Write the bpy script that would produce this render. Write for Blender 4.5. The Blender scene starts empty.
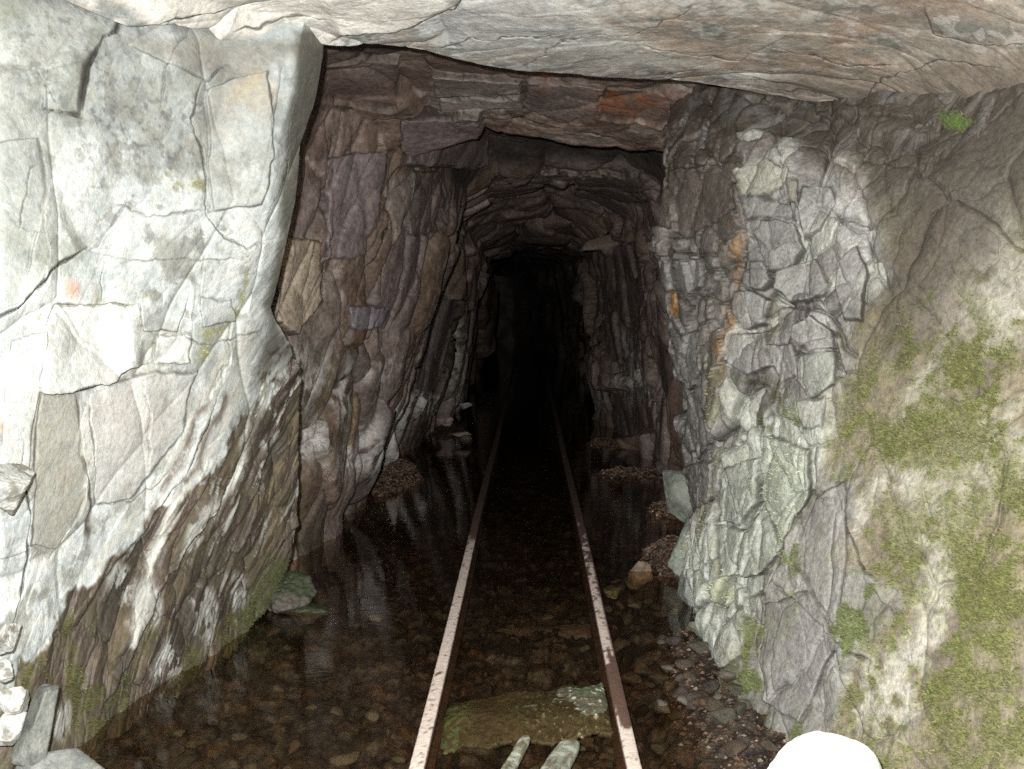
import bpy, math, random
import numpy as np
from mathutils import Vector, Matrix

random.seed(7)
RNG = np.random.RandomState(11)
f32 = np.float32
scene = bpy.context.scene
C = scene.collection

# ------------------------------------------------------------------ camera maths
FPX = 995.0
CAM = np.array([0.0, 0.0, 1.30])
PITCH = math.atan((384.5 - 300.0) / FPX)          # looking slightly down
YAW = math.atan((530.0 - 512.0) / FPX)            # and slightly left of the track
cy, sy = math.cos(YAW), math.sin(YAW)
FWD = np.array([-sy * math.cos(PITCH), cy * math.cos(PITCH), -math.sin(PITCH)])
RGT = np.array([cy, sy, 0.0])
UPV = np.cross(RGT, FWD)


def p(px, py, Y):
    """point of the place seen in direction (px, py), Y metres down the tunnel"""
    d = FPX * FWD + (px - 512.0) * RGT - (py - 384.5) * UPV
    return CAM + d * (Y / d[1])


def w(x, y, z):
    return np.array([x, y, z], float)


def proj(P):
    D = P - CAM
    z = D @ FWD
    z = np.where(z < 0.3, 0.3, z)
    return np.stack([512 + FPX * (D @ RGT) / z, 384.5 - FPX * (D @ UPV) / z], -1)


# ------------------------------------------------------------------ numpy noise
_perm = RNG.permutation(256).astype(np.int32)
_perm = np.concatenate([_perm, _perm, _perm])
_g = RNG.normal(size=(256, 3))
_g = (_g / np.linalg.norm(_g, axis=1, keepdims=True)).astype(f32)
_rnd = RNG.rand(256, 8).astype(f32)


def perlin(P):
    P = np.asarray(P, f32)
    sh = P.shape[:-1]
    P = P.reshape(-1, 3)
    i = np.floor(P).astype(np.int32)
    fr = P - i
    i &= 255
    u = fr * fr * fr * (fr * (fr * 6 - 15) + 10)
    out = np.zeros(len(P), f32)
    for dx in (0, 1):
        a = _perm[i[:, 0] + dx]
        wx = u[:, 0] if dx else 1 - u[:, 0]
        for dy in (0, 1):
            b = _perm[a + i[:, 1] + dy]
            wy = u[:, 1] if dy else 1 - u[:, 1]
            for dz in (0, 1):
                h = _perm[b + i[:, 2] + dz]
                wz = u[:, 2] if dz else 1 - u[:, 2]
                g = _g[h]
                dt = g[:, 0] * (fr[:, 0] - dx) + g[:, 1] * (fr[:, 1] - dy) + g[:, 2] * (fr[:, 2] - dz)
                out += wx * wy * wz * dt
    return (out * 1.5).reshape(sh)


def fbm(P, octv=4, gain=0.5, lac=2.03, ridged=False):
    s, a, tot = 0, 1.0, 0.0
    P = np.asarray(P, f32)
    for k in range(octv):
        n = perlin(P * (lac ** k) + 17.3 * k)
        if ridged:
            n = 0.5 - np.abs(n) * 1.6
        s = s + a * n
        tot += a
        a *= gain
    return s / tot


def worley(q, seed=0):
    """2D cellular noise: F1, F2-F1, vector to the cell point, four random numbers per cell"""
    q = np.asarray(q, f32)
    sh = q.shape[:-1]
    q = q.reshape(-1, 2)
    i = np.floor(q).astype(np.int32)
    n = len(q)
    f1 = np.full(n, 9, f32)
    f2 = np.full(n, 9, f32)
    best = np.zeros(n, np.int32)
    vec = np.zeros((n, 2), f32)
    for dx in (-1, 0, 1):
        for dy in (-1, 0, 1):
            cx = i[:, 0] + dx
            cyy = i[:, 1] + dy
            h = _perm[_perm[(cx + seed * 31) & 255] + (cyy & 255)]
            px = cx + 0.1 + 0.8 * _rnd[h, 0]
            py = cyy + 0.1 + 0.8 * _rnd[h, 1]
            v0 = q[:, 0] - px
            v1 = q[:, 1] - py
            d = np.sqrt(v0 * v0 + v1 * v1)
            m = d < f1
            f2 = np.where(m, f1, np.minimum(f2, d))
            f1 = np.where(m, d, f1)
            best = np.where(m, h, best)
            vec[m, 0] = v0[m]
            vec[m, 1] = v1[m]
    return (f1.reshape(sh), (f2 - f1).reshape(sh), vec.reshape(sh + (2,)), _rnd[best].reshape(sh + (8,)))


def facets(q, tilt=0.6, seed=0, groove=0.06, gdepth=0.3, warp=0.2, wfreq=1.3, k=0.55):
    """broken rock: tilted, nearly flat faces that meet in edges and joints. ~unit amplitude.
    also returns the joint mask and random numbers per face"""
    q = np.asarray(q, f32)
    q3 = np.concatenate([q * wfreq, np.full(q.shape[:-1] + (1,), seed * 3.7)], -1)
    wv = np.stack([fbm(q3, 3), fbm(q3 + 51.3, 3)], -1)
    qq = (q + warp * 2 * wv).astype(f32)
    sh = qq.shape[:-1]
    qq = qq.reshape(-1, 2)
    i = np.floor(qq).astype(np.int32)
    n = len(qq)
    m1 = np.full(n, -99, f32)
    m2 = np.full(n, -99, f32)
    best = np.zeros(n, np.int32)
    vv = np.zeros(n, f32)
    for dx in (-1, 0, 1):
        for dy in (-1, 0, 1):
            cx = i[:, 0] + dx
            cyy = i[:, 1] + dy
            h = _perm[_perm[(cx + seed * 31) & 255] + (cyy & 255)]
            r = _rnd[h]
            v0 = qq[:, 0] - (cx + .1 + .8 * r[:, 0])
            v1 = qq[:, 1] - (cyy + .1 + .8 * r[:, 1])
            val = .42 * (r[:, 2] - .5) + 1.15 * tilt * ((r[:, 3] - .5) * v0 + (r[:, 4] - .5) * v1) - k * (v0 * v0 + v1 * v1)
            m = val > m1
            m2 = np.where(m, m1, np.maximum(m2, val))
            m1 = np.where(m, val, m1)
            best = np.where(m, h, best)
            vv = np.where(m, v0 * v0 + v1 * v1, vv)
    e = m1 - m2
    r = _rnd[best]
    # flatten the faces: take most of the bulge out again, away from the joints
    j = np.exp(-(e / groove) ** 2)
    d = 1.4 * (m1 + .9 * k * vv * (1 - np.exp(-e / .10))) - .1 - gdepth * j
    return d.reshape(sh), j.reshape(sh), r.reshape(sh + (8,))


def ss(a, b, x):
    t = np.clip((x - a) / (b - a), 0, 1)
    return t * t * (3 - 2 * t)


def mix(c, col, m):
    m = np.clip(m, 0, 1)[..., None]
    return c * (1 - m) + np.array(col, f32) * m


def warp_px(P2, P3, amp=10.0, freq=3.0):
    a = fbm(P3 * freq, 4)
    b = fbm(P3 * freq + 71.7, 4)
    return P2 + amp * 2 * np.stack([a, b], -1)


def seg_dist(P2, pts, closed=False):
    """distance to a polyline, sign (+ on the left hand of its direction on a y-down picture), position 0..1"""
    pts = np.array(pts, f32)
    n = len(pts)
    best = np.full(P2.shape[:-1], 1e9, f32)
    side = np.zeros(P2.shape[:-1], f32)
    tt = np.zeros(P2.shape[:-1], f32)
    segs = range(n if closed else n - 1)
    L = [np.linalg.norm(pts[(k + 1) % n] - pts[k]) for k in segs]
    tot = sum(L)
    acc = 0
    for k in segs:
        a, b = pts[k], pts[(k + 1) % n]
        ab = b - a
        ap = P2 - a
        t = np.clip((ap @ ab) / (ab @ ab + 1e-9), 0, 1)
        d = np.linalg.norm(ap - t[..., None] * ab, axis=-1)
        m = d < best
        best = np.where(m, d, best)
        side = np.where(m, ab[0] * ap[..., 1] - ab[1] * ap[..., 0], side)
        tt = np.where(m, (acc + t * L[k]) / tot, tt)
        acc += L[k]
    return best, -np.sign(side), tt


def poly_mask(P2, pts, soft=8.0):
    x, y = P2[..., 0], P2[..., 1]
    ins = np.zeros(x.shape, bool)
    n = len(pts)
    for k in range(n):
        x0, y0 = pts[k]
        x1, y1 = pts[(k + 1) % n]
        if y0 == y1:
            continue
        c = ((y0 > y) != (y1 > y)) & (x < (x1 - x0) * (y - y0) / (y1 - y0) + x0)
        ins ^= c
    d, _, _ = seg_dist(P2, pts, True)
    return ss(-soft, soft, np.where(ins, d, -d))


def blob(P2, cx, cyy, rx, ry, ang=0, soft=0.5):
    a = math.radians(ang)
    dx = P2[..., 0] - cx
    dy = P2[..., 1] - cyy
    u = (dx * math.cos(a) + dy * math.sin(a)) / rx
    v = (-dx * math.sin(a) + dy * math.cos(a)) / ry
    return 1 - ss(1 - soft, 1 + soft, np.sqrt(u * u + v * v))


class Rock:
    """a stretch of rock surface: control grid -> dense grid, displaced along its normal"""

    def __init__(self, ctrl, nu, nv, smooth=(6, 6), uk=None, vk=None, inside=(0, None, 1.3)):
        ctrl = np.array(ctrl, float)           # rows (u) x columns (v) x 3
        R, K = ctrl.shape[:2]
        uk = np.linspace(0, 1, R) if uk is None else np.array(uk, float)
        vk = np.linspace(0, 1, K) if vk is None else np.array(vk, float)
        U = np.linspace(0, 1, nu)
        V = np.linspace(0, 1, nv)
        A = np.empty((nu, K, 3))
        for k in range(K):
            for c in range(3):
                A[:, k, c] = np.interp(U, uk, ctrl[:, k, c])
        B = np.empty((nu, nv, 3))
        Vi = np.interp(V, vk, np.arange(K))
        i0 = np.clip(np.floor(Vi).astype(int), 0, K - 2)
        fr = (Vi - i0)[None, :, None]
        B = A[:, i0] * (1 - fr) + A[:, i0 + 1] * fr
        for ax, r in enumerate(smooth):
            for _ in range(2):
                B = self.box(B, r, ax)
        self.B = B
        gu = np.gradient(B, axis=0)
        gv = np.gradient(B, axis=1)
        N = np.cross(gu, gv)
        N /= np.linalg.norm(N, axis=-1, keepdims=True) + 1e-9
        ref = np.stack([np.full(B.shape[:2], inside[0]), B[..., 1] - 0.5, np.full(B.shape[:2], inside[2])], -1)
        if ((ref - B) * N).sum(-1).mean() < 0:
            N = -N
        self.N = N
        self.P2 = proj(B).astype(f32)
        self.P3 = B.astype(f32)
        self.d = np.zeros(B.shape[:2], f32)
        self.dv = np.zeros(B.shape[:2], f32)      # displacement towards the mouth of the mine
        self.tint = np.zeros(B.shape, f32)
        self.wet = np.zeros(B.shape[:2], f32)

    @staticmethod
    def box(B, r, ax):
        if r < 1:
            return B
        pad = [(0, 0)] * 3
        pad[ax] = (r, r)
        # linear extrapolation at the borders so that they stay in place
        if ax == 0:
            lo = 2 * B[:1] - B[r:0:-1]
            hi = 2 * B[-1:] - B[-2:-r - 2:-1]
        else:
            lo = 2 * B[:, :1] - B[:, r:0:-1]
            hi = 2 * B[:, -1:] - B[:, -2:-r - 2:-1]
        X = np.concatenate([lo, B, hi], axis=ax)
        cs = np.cumsum(X, axis=ax)
        z = np.zeros_like(np.take(cs, [0], axis=ax))
        cs = np.concatenate([z, cs], axis=ax)
        n = B.shape[ax]
        k = 2 * r + 1
        return (np.take(cs, np.arange(k, k + n), axis=ax) - np.take(cs, np.arange(0, n), axis=ax)) / k

    def crack(self, pts, h=0.03, L=40.0, wd=1.3, depth=0.03, wig=2.0, dirt=(0.05, 0.04, 0.03), dw=1.6, da=0.8):
        """a joint in the rock: the left-hand side stands proud by h, with an open groove along it"""
        xs = [q[0] for q in pts]
        ys = [q[1] for q in pts]
        m = L * 3 + 12
        P2 = self.P2
        sel = (P2[..., 0] > min(xs) - m) & (P2[..., 0] < max(xs) + m) & (P2[..., 1] > min(ys) - m) & (P2[..., 1] < max(ys) + m)
        if not sel.any():
            return
        Q = P2[sel] + wig * 2 * np.stack([fbm(self.P3[sel] * 14, 3), fbm(self.P3[sel] * 14 + 9.1, 3)], -1)
        d, s, t = seg_dist(Q, pts)
        tap = ss(0, 0.12, t) * ss(0, 0.12, 1 - t)
        sel_d = h * (s > 0) * np.exp(-d / L) * tap
        wv = np.clip(0.6 + 1.6 * fbm(self.P3[sel] * 9 + 3.3, 2), 0.15, 1.6)
        sel_d -= depth * np.exp(-(d / (wd * wv + 0.2)) ** 2) * (0.3 + 0.7 * tap)
        self.dv[sel] += sel_d
        if da:
            self.tint[sel] = mix(self.tint[sel], dirt, da * np.exp(-(d / (dw * wv + 0.2)) ** 2) * (0.2 + 0.8 * tap))

    def block(self, pts, h=.03, tx=0.0, ty=0.0, col=None, a=.6, joint=.62, jd=.014, jw=1.2, wob=2.8):
        """a joint-bounded block standing proud by h, its face tilted by tx, ty"""
        pts = [(float(x), float(y)) for x, y in pts]
        xs, ys = [q[0] for q in pts], [q[1] for q in pts]
        P2 = self.P2
        sel = (P2[..., 0] > min(xs) - 14) & (P2[..., 0] < max(xs) + 14) & (P2[..., 1] > min(ys) - 14) & (P2[..., 1] < max(ys) + 14)
        P3 = self.P3[sel]
        Q = P2[sel] + wob * 2 * np.stack([fbm(P3 * 9 + 2.2, 4), fbm(P3 * 9 + 19.1, 4)], -1)
        m = poly_mask(Q[None], pts, 1.3)[0]
        cx, cyy = sum(xs) / len(xs), sum(ys) / len(ys)
        rel = (P2[sel] - np.array([cx, cyy])) / (.5 * max(max(xs) - min(xs), max(ys) - min(ys)))
        d, _, _ = seg_dist(Q[None], pts, True)
        j = np.exp(-(d[0] / (jw * np.clip(.8 + 2 * fbm(P3 * 12, 2), .25, 2))) ** 2)
        self.d[sel] *= 1 - .7 * m
        self.dv[sel] *= 1 - .6 * m
        self.dv[sel] += m * (h + tx * rel[:, 0] + ty * rel[:, 1]) - jd * j
        if col is not None:
            self.tint[sel] = mix(self.tint[sel], col, m * a)
        self.tint[sel] = mix(self.tint[sel], (.045, .038, .028), j * joint)

    def final(self):
        O = .55 * self.N + np.array([0, -.83, 0])
        O /= np.linalg.norm(O, axis=-1, keepdims=True)
        return self.B + self.N * self.d[..., None] + O * self.dv[..., None]


# ------------------------------------------------------------------ mesh / object helpers
def grid_object(name, P, mat, tint=None, wet=None, kind=None, label=None, smooth=True):
    n, m = P.shape[:2]
    me = bpy.data.meshes.new(name)
    idx = np.arange(n * m, dtype=np.int32).reshape(n, m)
    q = np.stack([idx[:-1, :-1], idx[1:, :-1], idx[1:, 1:], idx[:-1, 1:]], -1).reshape(-1, 4)
    fill_mesh(me, P.reshape(-1, 3), q, None if tint is None else tint.reshape(-1, 3), None if wet is None else wet.ravel(), smooth)
    me.materials.append(mat)
    o = bpy.data.objects.new(name, me)
    C.objects.link(o)
    if kind:
        o['kind'] = kind
    if label:
        o['label'] = label
    return o


def fill_mesh(me, V, F, tint=None, wet=None, smooth=True):
    V = np.ascontiguousarray(V, f32)
    F = np.ascontiguousarray(F, np.int32)
    k = F.shape[1]
    me.vertices.add(len(V))
    me.vertices.foreach_set('co', V.ravel())
    me.loops.add(F.size)
    me.loops.foreach_set('vertex_index', F.ravel())
    me.polygons.add(len(F))
    me.polygons.foreach_set('loop_start', np.arange(0, F.size, k, dtype=np.int32))
    me.polygons.foreach_set('use_smooth', np.full(len(F), smooth, bool))
    if tint is not None:
        a = me.attributes.new('tint', 'FLOAT_COLOR', 'POINT')
        col = np.ones((len(V), 4), f32)
        col[:, :3] = np.clip(tint, 0.004, 0.9)
        a.data.foreach_set('color', col.ravel())
    if wet is not None:
        a = me.attributes.new('wet', 'FLOAT', 'POINT')
        a.data.foreach_set('value', np.ascontiguousarray(wet, f32))
    me.update(calc_edges=True)
    me.validate()


def obj(name, me, mat=None, loc=(0, 0, 0), rot=(0, 0, 0), parent=None, label=None, cat=None, group=None, kind=None):
    if mat and not me.materials:
        me.materials.append(mat)
    o = bpy.data.objects.new(name, me)
    C.objects.link(o)
    o.location = loc
    o.rotation_euler = rot
    if parent:
        o.parent = parent
    for k, v in (('label', label), ('category', cat), ('group', group), ('kind', kind)):
        if v:
            o[k] = v
    return o


# ------------------------------------------------------------------ materials
class NT:
    def __init__(self, name):
        self.m = bpy.data.materials.new(name)
        self.m.use_nodes = True
        self.t = self.m.node_tree
        self.b = self.t.nodes['Principled BSDF']
        self.out = self.t.nodes['Material Output']

    def n(self, kind, **kw):
        x = self.t.nodes.new(kind)
        for k, v in kw.items():
            if k in x.inputs:
                x.inputs[k].default_value = v
            else:
                setattr(x, k, v)
        return x

    def l(self, a, b):
        self.t.links.new(a, b)

    def noise(self, co, scale, detail=6, rough=0.6, dist=0.0):
        x = self.n('ShaderNodeTexNoise')
        x.inputs['Scale'].default_value = scale
        x.inputs['Detail'].default_value = detail
        x.inputs['Roughness'].default_value = rough
        x.inputs['Distortion'].default_value = dist
        self.l(co, x.inputs['Vector'])
        return x.outputs['Fac']

    def ramp(self, fac, lo, hi, a=0.0, b=1.0):
        x = self.n('ShaderNodeMapRange')
        x.inputs['From Min'].default_value = lo
        x.inputs['From Max'].default_value = hi
        x.inputs['To Min'].default_value = a
        x.inputs['To Max'].default_value = b
        self.l(fac, x.inputs['Value'])
        return x.outputs['Result']

    def math(self, op, a, b):
        x = self.n('ShaderNodeMath', operation=op)
        for k, v in ((0, a), (1, b)):
            if isinstance(v, (int, float)):
                x.inputs[k].default_value = v
            else:
                self.l(v, x.inputs[k])
        return x.outputs[0]

    def mixc(self, fac, a, b, mode='MIX'):
        x = self.n('ShaderNodeMix', data_type='RGBA', blend_type=mode)
        if isinstance(fac, (int, float)):
            x.inputs[0].default_value = fac
        else:
            self.l(fac, x.inputs[0])
        for k, v in ((6, a), (7, b)):
            if isinstance(v, tuple):
                x.inputs[k].default_value = (*v, 1)
            else:
                self.l(v, x.inputs[k])
        return x.outputs[2]


def rock_material(name, dry_rough=0.85, bump=0.012, fine=70.0, wet_rough=0.3, contrast=0.5):
    t = NT(name)
    geo = t.n('ShaderNodeTexCoord').outputs['Object']
    at = t.n('ShaderNodeAttribute', attribute_name='tint')
    wt = t.n('ShaderNodeAttribute', attribute_name='wet').outputs['Fac']
    n1 = t.noise(geo, fine, 8, 0.65)
    n2 = t.noise(geo, fine * 0.22, 6, 0.6, 0.6)
    n3 = t.noise(geo, fine * 3.2, 3, 0.6)
    v = t.math('ADD', t.ramp(n1, 0.3, 0.7, 1 - contrast * 0.55, 1 + contrast * 0.55), t.ramp(n2, 0.3, 0.7, -contrast * 0.4, contrast * 0.4))
    v = t.math('ADD', v, t.ramp(n3, 0.3, 0.7, -contrast * 0.3, contrast * 0.3))
    comb = t.n('ShaderNodeCombineColor')
    for k in range(3):
        t.l(v, comb.inputs[k])
    col = t.mixc(1.0, at.outputs['Color'], comb.outputs[0], 'MULTIPLY')
    # slight warm / cool drift between mineral grains
    drift = t.ramp(t.noise(geo, fine * 0.5, 4), 0.35, 0.65)
    col = t.mixc(t.math('MULTIPLY', drift, 0.35), col, t.mixc(1.0, col, (1.08, 0.96, 0.82), 'MULTIPLY'))
    t.l(col, t.b.inputs['Base Color'])
    r = t.math('ADD', dry_rough, t.math('MULTIPLY', wt, wet_rough - dry_rough))
    r = t.math('ADD', r, t.ramp(n2, 0.3, 0.7, -0.12, 0.12))
    t.l(r, t.b.inputs['Roughness'])
    t.b.inputs['Specular IOR Level'].default_value = 0.5
    h = t.math('ADD', t.math('MULTIPLY', n1, 0.6), t.math('MULTIPLY', n2, 1.0))
    h = t.math('ADD', h, t.math('MULTIPLY', n3, 0.25))
    bp = t.n('ShaderNodeBump')
    bp.inputs['Strength'].default_value = 1.0
    bp.inputs['Distance'].default_value = bump
    t.l(h, bp.inputs['Height'])
    t.l(bp.outputs['Normal'], t.b.inputs['Normal'])
    return t.m


M_left = rock_material('pale_rock', 0.85, 0.005, 60, 0.35, 0.35)
M_roof = rock_material('roof_rock', 0.75, 0.005, 55, 0.35, 0.45)
M_right = rock_material('mossy_rock', 0.9, 0.006, 75, 0.4, 0.65)
M_tun = rock_material('wet_brown_rock', 0.8, 0.009, 40, 0.22, 0.7)
M_floor = rock_material('stream_bed', 0.8, 0.010, 55, 0.25, 0.9)
M_stone = rock_material('loose_stone', 0.8, 0.005, 45, 0.3, 0.5)

# ------------------------------------------------------------------ LEFT ROCK WALL
# rows: from high above the roof down to below the floor; columns: from behind the viewer to the broken edge
edge = [(332, 20, 3.52), (328, 45, 3.50), (318, 100, 3.50), (303, 150, 3.50), (299, 200, 3.50), (287, 250, 3.52), (273, 310, 3.60),
        (292, 345, 3.85), (303, 385, 4.05), (298, 450, 4.10), (298, 500, 4.12), (295, 550, 4.15), (270, 600, 4.05), (228, 655, 3.68), (200, 700, 3.55)]
midc = [(225, -10, 3.36), (230, 36, 3.24), (222, 100, 3.22), (210, 150, 3.18), (205, 200, 3.15), (200, 250, 3.15), (195, 310, 3.18),
        (200, 345, 3.25), (205, 385, 3.32), (200, 450, 3.38), (195, 500, 3.40), (190, 550, 3.42), (180, 600, 3.35), (160, 665, 3.25), (145, 730, 3.15)]
mid2 = [(120, -30, 3.08), (130, 28, 2.95), (120, 100, 2.91), (115, 150, 2.88), (110, 200, 2.85), (105, 250, 2.85), (100, 310, 2.84),
        (100, 345, 2.84), (100, 385, 2.86), (98, 450, 2.88), (92, 500, 2.90), (88, 550, 2.92), (85, 600, 2.92), (85, 680, 2.88), (80, 775, 2.76)]
left = [(0, -60, 2.72), (0, -10, 2.62), (0, 80, 2.56), (0, 150, 2.52), (0, 200, 2.50), (0, 250, 2.48), (0, 310, 2.46),
        (0, 345, 2.46), (0, 385, 2.46), (0, 450, 2.48), (0, 500, 2.50), (0, 550, 2.52), (0, 600, 2.52), (0, 690, 2.52), (0, 800, 2.48)]
off = [(-220, -160, 2.5), (-220, -60, 2.35), (-220, 60, 2.25), (-220, 150, 2.2), (-220, 200, 2.2), (-220, 250, 2.2), (-220, 310, 2.2),
       (-220, 345, 2.2), (-220, 385, 2.2), (-220, 450, 2.2), (-220, 500, 2.2), (-220, 550, 2.2), (-220, 620, 2.2), (-220, 720, 2.2), (-220, 880, 2.2)]
rows = []
for k in range(15):
    e = p(*edge[k])
    z = e[2]
    ret1 = e + np.array([-0.16, 0.10, 0.0])
    ret2 = e + np.array([-0.75, 0.42, 0.0])
    o3 = p(*off[k])
    zz = [3.1, 2.6, 2.2, 1.95, 1.75, 1.55, 1.3, 1.15, 1.0, .8, .6, .4, .2, -.02, -.35][k]
    rows.append([w(-3.0, -1.0, zz), w(-2.2, 0.9, zz), o3, p(*left[k]), p(*mid2[k]), p(*midc[k]), p(edge[k][0] - 27, edge[k][1], edge[k][2] - .17), e, ret1, ret2])
LW = Rock(rows, 820, 560, smooth=(7, 3), vk=[0, .05, .10, .26, .49, .70, .86, .955, .98, 1.0],
          uk=[0, .05, .12, .19, .255, .32, .395, .44, .49, .57, .635, .70, .77, .87, 1.0])
P2, P3 = LW.P2, LW.P3
# coordinates turned along the foliation (dips down to the left)
fol = np.stack([0.82 * P3[..., 1] - 0.57 * P3[..., 2], 0.57 * P3[..., 1] + 0.82 * P3[..., 2]], -1)  # across, along
W2 = warp_px(P2, P3, 12, 3)
W1 = warp_px(P2, P3, 5, 6)
t = np.zeros(P3.shape, f32) + np.array([.62, .645, .64], f32)
n1 = fbm(P3 * 2.2, 6, .55)
n2 = fbm(P3 * 5.0 + 40, 7, .62)
n3 = fbm(P3 * 14.0 + 80, 5, .6)
t = mix(t, (.28, .305, .30), ss(-.05, .26, n1) * .7)
t = mix(t, (.38, .36, .30), ss(.0, .26, n2) * .6)
t = mix(t, (.68, .68, .67), ss(.02, .14, -n2) * .6)
t = mix(t, (.26, .265, .255), ss(.10, .20, n2 + .5 * n3) * .45)
t = mix(t, (.22, .215, .20), ss(.16, .24, n3) * .5)
t = mix(t, (.42, .455, .46), ss(.05, .2, fbm(P3 * 3.1 + 60, 6, .6)) * .5)
spk = fbm(P3 * 38 + 5, 3)
t = mix(t, (.13, .13, .13), blob(W2, 150, 138, 62, 48, 20, .7) * ss(.12, .34, spk + .3 * n3) * .6)
t = mix(t, (.16, .16, .15), blob(W2, 60, 60, 80, 70, 0, .7) * ss(.16, .26, spk) * .6)
t = mix(t, (.29, .30, .26), poly_mask(W1, [(-300, -200), (130, -200), (118, 30), (88, 75), (80, 117), (40, 190), (90, 245), (20, 305), (-300, 320)], 12) * (.45 + .4 * ss(-.1, .2, n2)))
t = mix(t, (.27, .25, .22), poly_mask(W2, [(130, 38), (205, 75), (195, 130), (215, 150), (235, 100), (270, 60), (330, 40), (240, 30)], 14) * .75)
t = mix(t, (.46, .36, .22), blob(W2, 252, 98, 20, 22, -30) * .6)
t = mix(t, (.50, .38, .22), blob(W2, 240, 90, 26, 8, -50) * .6)
t = mix(t, (.10, .09, .07), poly_mask(W1, [(292, 30), (340, 30), (318, 120), (303, 200), (275, 320), (300, 350), (250, 390), (270, 300), (280, 240), (284, 160), (296, 90)], 7) * .85)  # edge strip darkened: painted shade of the face turned from the flash
for cx, cyy, rx, ry, a in [(180, 188, 22, 5, 12), (75, 196, 6, 4, 0), (115, 301, 28, 3, 0), (243, 288, 9, 24, 12), (215, 325, 16, 4, -10), (35, 325, 12, 3, -15), (205, 345, 6, 12, 25), (258, 400, 8, 14, 20)]:
    t = mix(t, (.30, .28, .07), blob(W2, cx, cyy, rx, ry * 1.3, a, .9) * ss(-.15, .2, n3 + n2) * .6)
for cx, cyy, r in [(70, 287, 8), (62, 477, 8), (5, 425, 6)]:
    t = mix(t, (.55, .26, .14), blob(W1, cx, cyy, r, r, 0, .7) * .6)
t = mix(t, (.62, .62, .60), poly_mask(W1, [(55, 305), (140, 305), (136, 345), (118, 376), (88, 386), (40, 390)], 4) * .7)
t = mix(t, (.40, .42, .42), poly_mask(W1, [(142, 300), (182, 300), (178, 331), (145, 331)], 4) * .5)
t = mix(t, (.66, .66, .65), poly_mask(W1, [(158, 334), (192, 334), (190, 362), (156, 364)], 4) * .9)
t = mix(t, (.40, .38, .33), poly_mask(W2, [(30, 392), (78, 392), (88, 500), (50, 560), (30, 560), (35, 470)], 8) * .7)
t = mix(t, (.47, .42, .38), blob(W2, 125, 420, 45, 40, -20, .8) * .6)
# the stained lower part, with calcite streaks running down the foliation
str1 = fbm(np.stack([fol[..., 0] * 20, fol[..., 1] * 2.6, P3[..., 0] * 3], -1), 6, .6)
str2 = fbm(np.stack([fol[..., 0] * 9 + 30, fol[..., 1] * 1.4, P3[..., 0] * 3], -1), 4)
low = poly_mask(warp_px(warp_px(P2, P3, 14, 4), P3, 7, 17), [(-60, 760), (10, 690), (55, 615), (85, 580), (130, 530), (185, 480), (222, 440), (262, 385), (300, 335), (330, 400), (330, 620), (300, 860), (-60, 900)], 3.5)
brown = np.zeros(P3.shape, f32) + np.array([.125, .098, .064], f32)
brown = mix(brown, (.15, .115, .098), ss(-.1, .2, n2))
brown = mix(brown, (.23, .175, .105), ss(.08, .3, n1 + .5 * n3) * .7)
brown = mix(brown, (.05, .04, .03), ss(.04, .25, str2) * .75)
brown = mix(brown, (.115, .11, .035), ss(.0, .25, fbm(P3 * 4 + 13, 5)) * ss(520, 640, P2[..., 1]) * ss(-.2, .12, n3) * .8)
brown = mix(brown, (.50, .49, .45), ss(.22, .27, str1 + .35 * n2 + .25 * n3) * ss(680, 460, P2[..., 1]) * .8)
for cx, cyy, rx, ry, a in [(148, 602, 20, 22, 10), (122, 582, 16, 14, -20), (165, 660, 14, 20, 15), (205, 620, 10, 28, 0), (270, 420, 8, 22, 10), (185, 690, 18, 8, -20), (65, 720, 10, 20, 20), (240, 590, 10, 18, 10), (205, 530, 12, 30, 25)]:
    brown = mix(brown, (.52, .51, .48), blob(W2, cx, cyy, rx, ry, a, .35) * ss(-.14, .0, str1 + n3) * .85)
brown *= (.70 + .12 * ss(640, 480, P2[..., 1]))[..., None]
t = t * (1 - low[..., None]) + brown * low[..., None]
for pts in ([(248, 330), (240, 380), (212, 440), (176, 500), (150, 560), (132, 640)], [(228, 340), (205, 400), (170, 460), (120, 530), (95, 570)], [(262, 390), (235, 470), (205, 520), (190, 545)]):
    dd, _, tt_ = seg_dist(W1, pts)
    t = mix(t, (.60, .59, .55), np.exp(-(dd / (6.5 * (1 - .5 * tt_))) ** 2) * ss(-.35, .05, str1) * .95)
for pts in ([(205, 400), (180, 450), (160, 490), (148, 520)], [(222, 395), (200, 450), (185, 480)]):
    dd, _, tt_ = seg_dist(W1, pts)
    t = mix(t, (.16, .125, .10), np.exp(-(dd / 4.5) ** 2) * ss(-.3, .1, str2 + n3) * .9)
# olive and mossy toe at the water
t = mix(t, (.085, .09, .035), poly_mask(W2, [(235, 610), (270, 560), (330, 560), (330, 640), (240, 660)], 8) * .7)
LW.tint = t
LW.wet = (low * ss(-.1, .2, n2) * .8).astype(f32)
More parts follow.
